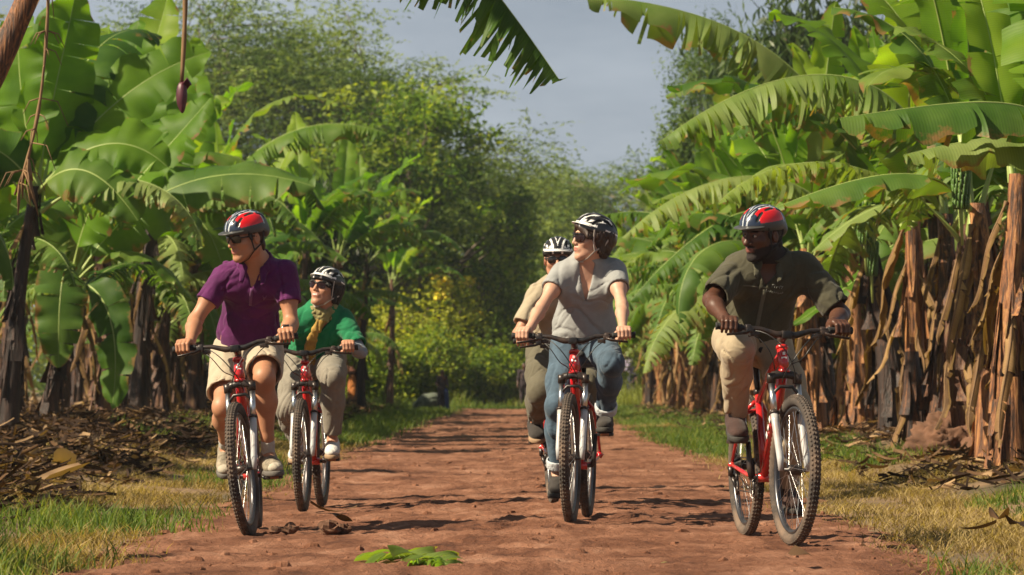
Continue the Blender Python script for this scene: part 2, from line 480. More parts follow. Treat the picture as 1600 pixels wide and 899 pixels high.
# loose clods and pebbles on the track
def clod_mesh(n, rng, ylo, yhi, smin, smax, xr=1.0, shape=None):
    base = np.array([(0, 0, 1), (1, 0, 0), (0, 1, 0), (-1, 0, 0), (0, -1, 0), (0, 0, -1)], float)
    bm = []
    t = np.array([(0, 1, 2), (0, 2, 3), (0, 3, 4), (0, 4, 1), (5, 2, 1), (5, 3, 2), (5, 4, 3), (5, 1, 4)])
    # one subdivision
    vs = [tuple(v) for v in base]; cache = {}; ft = []
    def mid(a, b):
        k = (min(a, b), max(a, b))
        if k not in cache:
            v = (np.array(vs[a]) + np.array(vs[b])); v /= np.linalg.norm(v); vs.append(tuple(v)); cache[k] = len(vs) - 1
        return cache[k]
    for a, b, c in t:
        ab, bc, ca = mid(a, b), mid(b, c), mid(c, a)
        ft += [(a, ab, ca), (ab, b, bc), (ca, bc, c), (ab, bc, ca)]
    B = np.array(vs); ft = np.array(ft)
    y = ylo + (yhi - ylo) * rng.random(n) ** 1.5
    x = road_c(y) + (rng.random(n) * 2 - 1) * 1.85 * xr
    s = smin + (smax - smin) * rng.random(n) ** 5
    sc = s[:, None, None] * (0.6 + 0.8 * rng.random((n, 1, 3))) * np.array([1, 1, 0.62])
    jit = 1 + 0.45 * (rng.random((n, len(B), 1)) - 0.5)
    V = B[None] * jit * sc
    V[:, :, 0] += x[:, None]; V[:, :, 1] += y[:, None]; V[:, :, 2] += (ground_h(x, y) + s * 0.22 + 0.004)[:, None]
    F = (ft[None] + (np.arange(n) * len(B))[:, None, None]).reshape(-1, 3)
    return V.reshape(-1, 3), F
rng = np.random.default_rng(3)
V, F = clod_mesh(5000, rng, 13.5, 60, 0.005, 0.032); V2, F2 = clod_mesh(26000, rng, 13.5, 40, 0.003, 0.013); F = np.concatenate([F, F2 + len(V)]); V = np.concatenate([V, V2])
tag(link('road_clods', npmesh('road_clods', V, F, M['road'], smooth=False)), 'loose crumbs and clods of red earth scattered over the dirt track', 'clods', kind='stuff')

# ------------------------------------------------------------------ grass
def blades(P, h, w, rng, lean=0.5, tint=None):
    n = len(P); az = rng.random(n) * 2 * PI
    face = rng.random(n) * 2 * PI
    d = np.stack([np.cos(az), np.sin(az)], 1); f = np.stack([np.cos(face), np.sin(face)], 1)
    ln = lean * (0.3 + rng.random(n)) * h
    V = np.zeros((n, 6, 3))
    for k, (t, ww) in enumerate(((0, 1), (0.55, 0.8), (1, 0.08))):
        off = (t ** 1.8) * ln
        for j, sg in enumerate((-1, 1)):
            V[:, k * 2 + j, 0] = P[:, 0] + d[:, 0] * off + f[:, 0] * sg * w * ww / 2
            V[:, k * 2 + j, 1] = P[:, 1] + d[:, 1] * off + f[:, 1] * sg * w * ww / 2
            V[:, k * 2 + j, 2] = P[:, 2] - 0.01 + h * t * (1 - 0.22 * lean * t)
    b = np.arange(n)[:, None] * 6
    F = np.concatenate([b + np.array([0, 1, 3, 2]), b + np.array([2, 3, 5, 4])], 0)
    T = (rng.random(n) - 0.5) * 0.5 if tint is None else tint
    C = np.repeat(np.stack([T, T, T, np.ones(n)], 1), 6, 0)
    return V.reshape(-1, 3), F, C

M['grass'] = foliage('grass_green', (0.045, 0.09, 0.015), (0.10, 0.17, 0.03), (0.22, 0.25, 0.06), 0.4, 0.6, tint=True)
M['grass_dry'] = foliage('grass_dry', (0.12, 0.085, 0.03), (0.28, 0.205, 0.085), (0.46, 0.36, 0.17), 0.35, 0.8, tint=True)
M['litter'] = foliage('litter_brown', (0.030, 0.016, 0.009), (0.12, 0.066, 0.032), (0.36, 0.24, 0.13), 0.12, 0.85, tint=True)

def verge_points(n, rng, side, e0, e1, ylo, yhi, yp=1.6):
    y = ylo + (yhi - ylo) * rng.random(n) ** yp
    e = e0 + (e1 - e0) * rng.random(n)
    x = road_c(y) + side * (road_hw(y + (40 if side > 0 else 0)) + e)
    return x, y, e

def grass(name, side, n, e0, e1, ylo, yhi, mat, hh, w, seed, thr, green, label, cat='grass', lean=0.6):
    rng = np.random.default_rng(seed)
    x, y, e = verge_points(n, rng, side, e0, e1, ylo, yhi)
    g = fbm(x * 0.55, y * 0.28, seed=77, o=3)     # where green patches lie; dry grass fills the rest
    clump = fbm(x * 3.1, y * 1.9, seed=seed + 5, o=3)
    gsel = green(x, y) + g * 0.8
    keep = (gsel > thr if mat is M['grass'] else gsel < thr + 0.25) & (clump > -0.35 + 0.6 * rng.random(n) - 0.3)
    edge = np.clip((e + .42) / 0.6, 0, 1) ** 1.6; keep &= rng.random(n) < edge
    x, y, clump = x[keep], y[keep], clump[keep]
    h = hh * (0.45 + 0.7 * rng.random(len(x))) * (0.75 + 0.6 * np.clip(clump, -0.5, 1))
    P = np.stack([x, y, ground_h(x, y)], 1)
    V, F, C = blades(P, h, w * (1 + y / 50), rng, lean, (rng.random(len(x)) - 0.5) * 0.45 + clump * 0.12)
    tag(link(name, npmesh(name, V, F, mat, col=C, smooth=False)), label, cat, kind='stuff')

gl = lambda x, y: .12 + np.clip((21.0 - y) / 6, -0.6, 1.0) * np.clip((-x - 1.9) * 1.2, 0, 1) + np.clip((y - 38) / 22, 0, 1.2) - 0.05
gr = lambda x, y: np.clip((y - 33) / 10, -0.2, 0.9) + np.where(x > 2.6, 0.25, -0.1) + 0.4 * np.exp(-((y - 20) / 3.5) ** 2) * (x > 2.1)
grass('green_grass', -1, 90000, -0.3, 2.2, 13.5, 118, M['grass'], 0.15, 0.0055, 1, 0.05, gl, 'green grass growing in patches along the left edge of the track')
grass('green_grass', 1, 90000, -0.3, 1.3, 13.5, 118, M['grass'], 0.13, 0.0055, 2, 0.05, gr, 'green grass growing on the verge right of the track')
grass('dry_grass', -1, 130000, -0.42, 1.9, 13.5, 75, M['grass_dry'], 0.10, 0.0042, 3, 0.05, gl, 'straw coloured dry grass on the left verge of the track', lean=1.0)
grass('dry_grass', 1, 130000, -0.42, 1.9, 13.5, 75, M['grass_dry'], 0.09, 0.0042, 4, 0.05, gr, 'straw coloured dry grass on the right verge of the track', lean=1.0)

# the far end of the track, where it bends away behind rough grass
rng = np.random.default_rng(9)
n = 42000
y = 104 + 40 * rng.random(n) ** 1.4; x = -9 + 18 * rng.random(n)
cl = fbm(x * 0.6, y * 0.4, seed=91, o=3)
P = np.stack([x, y, ground_h(x, y)], 1)
V, F, C = blades(P, (0.35 + 0.5 * np.clip(cl, -0.5, 1)) * (0.5 + 0.8 * rng.random(n)), 0.03, rng, 0.6, cl * 0.35 + 0.12 + (rng.random(n) - 0.5) * 0.3)
tag(link('rough_grass', npmesh('rough_grass', V, F, M['grass'], col=C, smooth=False)), 'tall yellow green grass closing the far end of the track', 'grass', kind='stuff')

# ------------------------------------------------------------------ leaf litter
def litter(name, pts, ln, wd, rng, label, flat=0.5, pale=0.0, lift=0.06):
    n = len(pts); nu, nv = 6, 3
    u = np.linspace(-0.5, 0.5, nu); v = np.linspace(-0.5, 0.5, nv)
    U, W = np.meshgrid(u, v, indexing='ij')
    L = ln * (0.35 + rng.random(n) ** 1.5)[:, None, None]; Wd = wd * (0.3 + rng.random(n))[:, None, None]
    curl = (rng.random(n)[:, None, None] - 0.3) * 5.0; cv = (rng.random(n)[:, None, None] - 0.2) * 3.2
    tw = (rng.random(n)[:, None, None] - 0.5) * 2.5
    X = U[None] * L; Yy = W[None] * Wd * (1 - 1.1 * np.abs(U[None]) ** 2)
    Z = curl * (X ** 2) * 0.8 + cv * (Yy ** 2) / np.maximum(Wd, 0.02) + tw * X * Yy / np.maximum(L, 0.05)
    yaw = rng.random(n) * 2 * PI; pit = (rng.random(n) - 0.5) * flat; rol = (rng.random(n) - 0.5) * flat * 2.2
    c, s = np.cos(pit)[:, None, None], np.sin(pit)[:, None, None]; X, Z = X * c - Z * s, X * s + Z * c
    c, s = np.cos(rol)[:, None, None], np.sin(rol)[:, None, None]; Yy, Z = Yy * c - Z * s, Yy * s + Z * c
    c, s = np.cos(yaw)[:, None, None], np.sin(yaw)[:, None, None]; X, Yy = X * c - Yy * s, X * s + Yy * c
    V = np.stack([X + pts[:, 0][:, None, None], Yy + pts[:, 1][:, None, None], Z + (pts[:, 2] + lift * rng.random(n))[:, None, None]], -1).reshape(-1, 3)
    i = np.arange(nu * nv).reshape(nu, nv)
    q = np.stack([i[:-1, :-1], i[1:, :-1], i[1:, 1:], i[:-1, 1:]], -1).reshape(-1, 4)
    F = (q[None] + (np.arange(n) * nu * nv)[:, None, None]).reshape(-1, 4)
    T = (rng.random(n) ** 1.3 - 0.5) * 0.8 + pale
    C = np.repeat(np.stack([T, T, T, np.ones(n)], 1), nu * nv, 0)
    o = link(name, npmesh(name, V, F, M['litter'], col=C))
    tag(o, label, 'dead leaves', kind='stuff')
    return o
rng = np.random.default_rng(12)
def lpts(n, x0, x1, y0, y1, up, rng, p=1.4):
    y = y0 + (y1 - y0) * rng.random(n) ** p
    a = rng.random(n); x = x0 + (x1 - x0) * a
    pile = np.clip(fbm(x * 1.3, y * 0.6, seed=33, o=3) + 0.35, 0, 1)
    z = ground_h(x, y) + up * pile * rng.random(n) * np.clip((np.abs(x) - 2.7) / 0.7, 0, 1)
    keep = (np.abs(x) > 3.1) | (rng.random(n) < 0.25)
    return np.stack([x, y, z], 1)[keep]
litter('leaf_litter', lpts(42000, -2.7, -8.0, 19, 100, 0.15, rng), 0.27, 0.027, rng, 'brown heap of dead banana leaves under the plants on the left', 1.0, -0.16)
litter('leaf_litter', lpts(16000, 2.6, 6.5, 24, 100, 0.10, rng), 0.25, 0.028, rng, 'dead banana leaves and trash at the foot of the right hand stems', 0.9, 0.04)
# a few larger bleached sheets and sticks in the left heap
bp_ = np.array([(-3.15, 27.0, 0.16), (-3.0, 25.8, 0.12), (-3.9, 29.0, 0.22), (-4.1, 33, 0.25), (-2.95, 30, 0.12), (-3.6, 36, 0.25)])
litter('bleached_leaves', bp_, 0.30, 0.13, rng, 'large bleached curled sheets of dead leaf lying on the brown heap at the left', 0.8, 0.30)
# ------------------------------------------------------------------ banana leaves and plants
def resample(P, n):
    P = np.asarray(P, float); d = np.r_[0, np.cumsum(np.linalg.norm(np.diff(P, axis=0), axis=1))]
    t = np.linspace(0, d[-1], n)
    return np.stack([np.interp(t, d, P[:, k]) for k in range(3)], 1), d[-1]

def leaf_mesh(name, path, W, rng, torn=0.5, hang=0.9, fold=-0.25, petiole=0.16, mats=None, step=0.05, rows=5, gap=0.25, asym=0.0, rib=0.019, tipw=1.0, nf=None):
    P, L = resample(path, 60)
    T = np.gradient(P, axis=0); T /= np.linalg.norm(T, axis=1)[:, None]
    Zup = np.array([0, 0, 1.0])
    # a stable sideways direction, even for upright leaves
    hx = P[-1, :2] - P[0, :2]; hx = hx / (np.linalg.norm(hx) + 1e-9)
    B0 = np.array([-hx[1], hx[0], 0.0])
    B = B0[None] - T * (T @ B0)[:, None]; B /= np.linalg.norm(B, axis=1)[:, None]
    Nn = np.cross(B, T); Nn *= np.sign(Nn[:, 2:3] + 1e-6)
    if nf is not None:      # the blade's face is turned towards nf
        nf = np.array(nf, float); nf /= np.linalg.norm(nf)
        B = np.cross(np.broadcast_to(nf, T.shape), T); B /= np.linalg.norm(B, axis=1)[:, None]
        Nn = np.cross(T, B); Nn *= np.sign((Nn @ nf))[:, None]
    # gravity direction perpendicular to the rib, blended with -N
    S = np.linspace(0, 1, 60)
    f = lambda arr, u: np.stack([np.interp(u, S, arr[:, k]) for k in range(arr.shape[1])], -1)
    def width(u):
        a = np.minimum(1, (u / 0.16)) ** 0.7; b = np.clip(1 - np.clip(u, 0, 1) ** 4.5, 0, 1) ** (0.62 * tipw)
        return W / 2 * a * b * (1 - 0.12 * u)
    VV, FF, UV, MI = [], [], [], []; off = 0
    pw = rng.uniform(0, 6, 4)
    for sg in (-1, 1):
        cuts = [0.0]
        tn = np.clip(torn + asym * sg, 0, 1)
        while cuts[-1] < 1:
            w_ = rng.uniform(0.012, 0.042) if rng.random() < tn + .6 * max(0, tn - .5) else rng.uniform(0.08, 0.30)
            cuts.append(min(1, cuts[-1] + w_ * 1.9 / max(L, 1)))
        if len(cuts) > 2 and cuts[-1] - cuts[-2] < 0.02: cuts.pop(-2)
        for c0, c1 in zip(cuts[:-1], cuts[1:]):
            m = max(2, int((c1 - c0) * L * (1 - petiole) / step) + 1)
            u = np.linspace(c0, c1, m)[:, None]; t = np.linspace(0, 1, rows)[None, :]
            um = (c0 + c1) / 2; g = gap * (1 + .7 * tn) * rng.uniform(0.3, 1.5) * (1 if (c1 - c0) < 0.08 else 0.35)
            ue = um + (u - um) * (1 - g * t ** 1.5)
            s = petiole + (1 - petiole) * ue
            s = np.clip(s, 0, 1); sf = s.ravel()
            narrow = 1 if (c1 - c0) < 0.06 else 0.45
            phi1 = hang + rng.normal(0, 0.28) * narrow
            phi0 = fold + rng.normal(0, 0.05)
            ln = 1 + rng.normal(-.04 * narrow, 0.12) * narrow
            # integrate the cross curve
            tt = np.linspace(0, 1, rows); ph = phi0 + (phi1 - phi0) * tt ** 0.9
            co = np.r_[0, np.cumsum((np.cos(ph[1:]) + np.cos(ph[:-1])) / 2 * np.diff(tt))]
            si = np.r_[0, np.cumsum((np.sin(ph[1:]) + np.sin(ph[:-1])) / 2 * np.diff(tt))]
            sw = rng.normal(0.12, 0.10) * narrow
            Pb = f(P, sf).reshape(m, rows, 3); Bb = f(B, sf).reshape(m, rows, 3); Nb = f(Nn, sf).reshape(m, rows, 3); Tb = f(T, sf).reshape(m, rows, 3)
            Dn = -Nb * 0.65 - Zup * 0.35 if hang > 0.5 else -Nb
            w = width(np.clip(ue, 0, 1))[..., None] * ln
            tw = rng.normal(0, .75) * (1 if (c1 - c0) < 0.07 else .12)
            V_tw = (ue - um) * L * (1 - petiole) * (t ** 1.1) * tw
            wav = (0.035 * np.sin(ue * 21 + pw[0] + sg) + 0.02 * np.sin(ue * 47 + pw[1])) * t ** 1.5 * W * 1.6
            V = Pb + w * (Bb * sg * co[None, :, None] + Dn * si[None, :, None] + Tb * (sw * tt ** 1.3)[None, :, None]) + Nb * wav[..., None] + (Bb * math.sin(hang) + Nb * math.cos(hang)) * V_tw[..., None]
            VV.append(V.reshape(-1, 3))
            UV.append(np.stack([(ue * L * 1.0 + 0 * t).ravel(), (sg * t + 0 * u).ravel()], 1))
            i = np.arange(m * rows).reshape(m, rows) + off
            q = np.stack([i[:-1, :-1], i[1:, :-1], i[1:, 1:], i[:-1, 1:]], -1).reshape(-1, 4)
            FF.append(q); MI.append(np.zeros(len(q), int)); off += m * rows
    # the rib, a grooved stalk that thins to the tip
    k = 6; n = 40; Pr, _ = resample(path, n); ix = np.linspace(0, 59, n).astype(int)
    rr = rib * (1.75 - 1.0 * np.clip(np.linspace(0, 1, n) / petiole, 0, 1)) * np.clip(1.06 - np.linspace(0, 1, n), 0.08, 1) ** 0.8
    q = np.linspace(0, 2 * PI, k, endpoint=False)
    V = Pr[:, None] + rr[:, None, None] * (B[ix][:, None] * np.cos(q)[None, :, None] + Nn[ix][:, None] * (np.sin(q) * 0.8 - 0.25)[None, :, None])
    i = np.arange(n * k).reshape(n, k) + off
    qd = np.stack([i[:-1], np.roll(i, -1, 1)[:-1], np.roll(i, -1, 1)[1:], i[1:]], -1).reshape(-1, 4)
    VV.append(V.reshape(-1, 3)); UV.append(np.zeros((n * k, 2))); FF.append(qd); MI.append(np.ones(len(qd), int))
    return npmesh(name, np.concatenate(VV), np.concatenate(FF), mats or [M['leaf'], M['midrib']], np.concatenate(MI), np.concatenate(UV))

def bend_path(L, e0, bend, pw=1.6, side=0.0, n=30):
    s = np.linspace(0, 1, n); e = e0 - bend * s ** pw; a = side * s ** 2
    d = np.stack([np.cos(e) * np.cos(a), np.cos(e) * np.sin(a), np.sin(e)], 1)
    return np.r_[[[0, 0, 0]], np.cumsum((d[1:] + d[:-1]) / 2 * L / (n - 1), axis=0)]

prng = np.random.default_rng(2024)
LEAVES = {}      # shared leaf meshes by age: 0 newest and upright ... 4 hanging, 5 dead
def pool(age, n, far=False):
    out = []
    for k in range(n):
        r = prng
        L = r.uniform(2.2, 2.9)
        spec = {0: (R(84), R(28), 0.02, 0.15, -0.55, 'leaf_young', 0.56),
                1: (R(74), R(62), 0.12, 0.35, -0.45, 'leaf_young', 0.74),
                2: (R(64), R(96), 0.45, 0.75, -0.3, 'leaf', 0.78),
                3: (R(50), R(100), 0.75, 1.15, -0.15, 'leaf', 0.76),
                4: (R(30), R(108), 0.85, 1.35, 0.1, 'leaf_old', 0.70),
                5: (R(-66), R(22), 0.7, 1.25, 0.3, 'leaf_dead', 0.15)}[age]
        if age == 5: L *= 0.44
        torn = float(np.clip(spec[2] + r.uniform(-0.3, 0.2), 0, 1))
        path = bend_path(L, spec[0] + r.normal(0, R(6)), spec[1] + r.normal(0, R(12)), r.uniform(1.2, 1.9), r.normal(0, 0.2))
        if age == 5: path = path + np.stack([0.05 * np.sin(np.linspace(0, 5 + 3 * r.random(), len(path)) + r.random() * 6) * np.linspace(0, 1, len(path)) for _ in range(3)], 1); torn = .25
        me = leaf_mesh('leaf', path, spec[6] * r.uniform(0.88, 1.12), r, torn, spec[3] + r.normal(0, 0.12), spec[4], 0.14 if age < 5 else 0.05,
                       [M[spec[5]], M['midrib_dead' if age == 5 else 'midrib']], step=0.09 if far else 0.055, rows=4 if far else 5, gap=0.42 if age == 5 else 0.25)
        out.append(me)
    return out
for a_, n_ in ((0, 4), (1, 7), (2, 9), (3, 10), (4, 7), (5, 7)):
    LEAVES[a_] = pool(a_, n_)

STEMS = {}
def stem_mesh(h, r0, seed, mat, lean=(0, 0), flaps=True):
    rg = np.random.default_rng(seed)
    n, k = 34, 22
    z = np.linspace(0, 1, n); q = np.linspace(0, 2 * PI, k, endpoint=False)
    rad = r0 * (1.12 - 0.5 * z + 0.35 * np.exp(-z * 14))
    ZZ, QQ = np.meshgrid(z, q, indexing='ij')
    rr = rad[:, None] * (1 + 0.10 * vnoise(QQ * 1.3, ZZ * 3, seed=seed) + 0.05 * np.sign(np.sin(QQ * 3 + ZZ * 5 + seed)) * (vnoise(QQ * 2, ZZ * 7, seed=seed + 3) > 0))
    cx = lean[0] * ZZ ** 1.3 + 0.03 * np.sin(ZZ * 4 + seed); cy = lean[1] * ZZ ** 1.3
    V = np.stack([cx + rr * np.cos(QQ), cy + rr * np.sin(QQ), ZZ * h - 0.06], -1).reshape(-1, 3)
    i = np.arange(n * k).reshape(n, k)
    F = np.stack([i[:-1], np.roll(i, -1, 1)[:-1], np.roll(i, -1, 1)[1:], i[1:]], -1).reshape(-1, 4)
    VV, FF = [V], [F]; off = n * k
    if flaps:     # dry sheath edges peeling off the stem
        for _ in range(26):
            a = rg.uniform(0, 2 * PI); z0 = rg.uniform(0.2, 0.98); ln = rg.uniform(0.2, 0.75); w = rg.uniform(0.012, 0.045)
            m = 9; t = np.linspace(0, 1, m)
            rz = z0 - t * ln / h; rz = np.maximum(rz, 0.0)
            rad_ = np.interp(rz, z, rad) + 0.012 + 0.10 * rg.random() * t ** 2
            VVf = np.zeros((m, 3, 3))
            for j, sj in enumerate((-1, 0, 1)):
                aa = a + sj * w / r0 * (1 - 0.93 * t ** 1.5) + 0.3 * rg.normal() * t
                rj = rad_ + (0.02 if sj else 0) * rg.random() * (1 + t)
                VVf[:, j, 0] = np.interp(rz, z, cx[:, 0]) + rj * np.cos(aa); VVf[:, j, 1] = np.interp(rz, z, cy[:, 0]) + rj * np.sin(aa); VVf[:, j, 2] = rz * h - 0.06
            ii = np.arange(m * 3).reshape(m, 3) + off
            VV.append(VVf.reshape(-1, 3)); FF.append(np.stack([ii[:-1, :-1], ii[1:, :-1], ii[1:, 1:], ii[:-1, 1:]], -1).reshape(-1, 4)); off += m * 3
    return npmesh('pseudostem', np.concatenate(VV), np.concatenate(FF), mat)

def fruit_bunch(parent, loc, s=1.0, seed=0):
    rg = random.Random(seed); mb = MB()
    ln = 0.62 * s
    mb.tube([(0, 0, 0.25), (0.02, 0, 0.1), (0, 0, 0), (0, 0, -ln), (0.01, 0, -ln - 0.25)], [0.025, 0.024, 0.022, 0.016, 0.010], 8, 1)
    for t in range(8):
        z = -0.02 - t * ln / 8; rr = 0.055 * s * (1.15 - t * 0.07)
        for k in range(13):
            a = 2 * PI * k / 13 + t * 0.4 + rg.uniform(-.08, .08)
            c, s_ = math.cos(a), math.sin(a); L = 0.15 * s * rg.uniform(.85, 1.1)
            p = [(c * rr * .5, s_ * rr * .5, z), (c * (rr + .035), s_ * (rr + .035), z + .0), (c * (rr + .07 * s), s_ * (rr + .07 * s), z + L * .38), (c * (rr + .075 * s), s_ * (rr + .075 * s), z + L * .75), (c * (rr + .068 * s), s_ * (rr + .068 * s), z + L * .98)]
            mb.tube(p, [.008 * s, .014 * s, .020 * s, .018 * s, .006 * s], 6, 0)
    o = mb.build('fruit_bunch', [M['fruit'], M['midrib']], parent); o.location = loc
    return o
M['fruit'] = simple('green_banana', (0.075, 0.15, 0.03), 0.45, var=0.25, scale=5)
M['bud'] = simple('banana_bud', (0.09, 0.022, 0.035), 0.45, var=0.4, scale=9, bump=0.3, stretch=(1, 1, 0.3))

def banana(x, y, h, label, group, seed, nleaf=9, lean=(0, 0), az0=None, ages=None, scale=1.0, stem_mat_='stem', r0=0.105, dead=5, dirs=None, bunch=None, sink=0.0):
    rg = random.Random(seed)
    root = empty('banana_plant', (x, y, hz(x, y) - sink))
    tag(root, label, 'banana plant', group)
    link('pseudostem', stem_mesh(h, r0, seed, M[stem_mat_], lean), root)
    top = Vector((lean[0], lean[1], h - 0.12))
    a0 = rg.uniform(0, 2 * PI) if az0 is None else az0
    for i in range(nleaf):
        age = ages[i] if ages else min(4, int(i / nleaf * 5.8))
        me = rg.choice(LEAVES[age])
        o = link('leaf', me, root)
        az = dirs[i] if dirs and i < len(dirs) and dirs[i] is not None else a0 + i * 2.4 + rg.uniform(-.3, .3)
        o.location = top + Vector((math.cos(az) * 0.04, math.sin(az) * 0.04, -0.05 * age))
        o.rotation_euler = (rg.uniform(-.12, .12), rg.uniform(-.1, .1), az)
        sc = scale * rg.uniform(0.86, 1.12); o.scale = (sc, sc, sc)
    for i in range(dead):
        o = link('dead_leaf', rg.choice(LEAVES[5]), root)
        az = rg.uniform(0, 2 * PI); zz = h * rg.uniform(0.42, 0.95)
        o.location = (lean[0] * (zz / h) ** 1.3 + math.cos(az) * 0.06, lean[1] * (zz / h) ** 1.3 + math.sin(az) * 0.06, zz)
        o.rotation_euler = (0, 0, az); sc = rg.uniform(0.6, 1.15); o.scale = (sc, sc, sc)
    if bunch: fruit_bunch(root, bunch, 1.0, seed)
    return root

def own_leaf(root, pts, W, seed, torn=0.6, hang=1.1, fold=-0.1, kind='leaf', petiole=0.12, asym=0.0, name='leaf', tipw=1.0, gap=0.25, nf=None):
    """a leaf of its own shape: control points of the rib in world space, base on the plant's crown"""
    rg = np.random.default_rng(seed)
    p = [Vector(q) - root.location for q in pts]
    n = 24; P = []
    for i in range(n):          # Bezier through 3 or 4 control points
        t = i / (n - 1)
        q = list(p)
        while len(q) > 1: q = [q[k].lerp(q[k + 1], t) for k in range(len(q) - 1)]
        P.append(tuple(q[0]))
    me = leaf_mesh('leaf', P, W, rg, torn, hang, fold, petiole, [M[kind], M['midrib_dead' if kind == 'leaf_dead' else 'midrib']], step=0.04, rows=6, asym=asym, tipw=tipw, gap=gap, nf=nf)
    return link(name, me, root)


# ------------------------------------------------------------------ trees and shrubs behind
def quads_cloud(C, l, w, rng, up=0.4, tint=None, droop=0.0, along=None):
    """leaf-sized faces at points C: long axis random (or along), a little folded"""
    n = len(C)
    a = rng.normal(size=(n, 3)); a[:, 2] = a[:, 2] * 0.6 - droop
    if along is not None: a = a * 0.5 + along
    a /= np.linalg.norm(a, axis=1)[:, None]
    nn = rng.normal(size=(n, 3)); nn[:, 2] += up * 2
    b = np.cross(nn, a); b /= np.linalg.norm(b, axis=1)[:, None] + 1e-9
    s = (0.6 + 0.8 * rng.random(n))[:, None]
    L = a * l * s / 2; Wv = b * w * s / 2
    V = np.stack([C - L, C + Wv - L * 0.1, C + L, C - Wv - L * 0.1], 1).reshape(-1, 3)
    F = np.arange(n * 4).reshape(n, 4)
    T = (rng.random(n) - 0.5) * 0.35 if tint is None else tint
    Cc = np.repeat(np.stack([T, T, T, np.ones(n)], 1), 4, 0)
    return V, F, Cc

def skeleton(h, r, rg, levels=4, split=3, spread=0.7, trunk=0.35, shrink=0.72, upb=0.25, lean=(0, 0), flat=1.0, first=None):
    mb = MB(); tips = []
    def go(p, d, L, rad, lv):
        pts = [p]; q = p; dd = d
        for k in range(4):
            dd = (dd + Vector((rg.gauss(0, .12), rg.gauss(0, .12), rg.gauss(0, .08) + upb * 0.12))).normalized()
            q = q + dd * L / 4; pts.append(q)
        mb.tube(pts, [rad * (1 - 0.1 * k) for k in range(5)], 8 if lv < 2 else 5, cap=False)
        if lv >= levels:
            tips.append((q, dd)); tips.append((pts[2], dd)); return
        n = split + (1 if rg.random() < .4 else 0)
        for k in range(n):
            az = 2 * PI * k / n + rg.uniform(0, 1.5)
            o = Vector((math.cos(az), math.sin(az), 0)); o = (o - dd * o.dot(dd)).normalized()
            nd = (dd * math.cos(spread) + o * math.sin(spread) * rg.uniform(.7, 1.25)); nd.z *= flat; nd.normalize()
            go(q if k < n - 1 or lv == 0 else pts[3], nd, L * shrink * rg.uniform(.8, 1.2), rad * 0.58, lv + 1)
        if lv == 0 or lv == 1:
            go(q, (dd + Vector((0, 0, .3))).normalized(), L * shrink, rad * .66, lv + 1)
    go(Vector((0, 0, -0.15)), Vector((lean[0], lean[1], 1)).normalized(), h * trunk, r, 0)
    return mb, tips

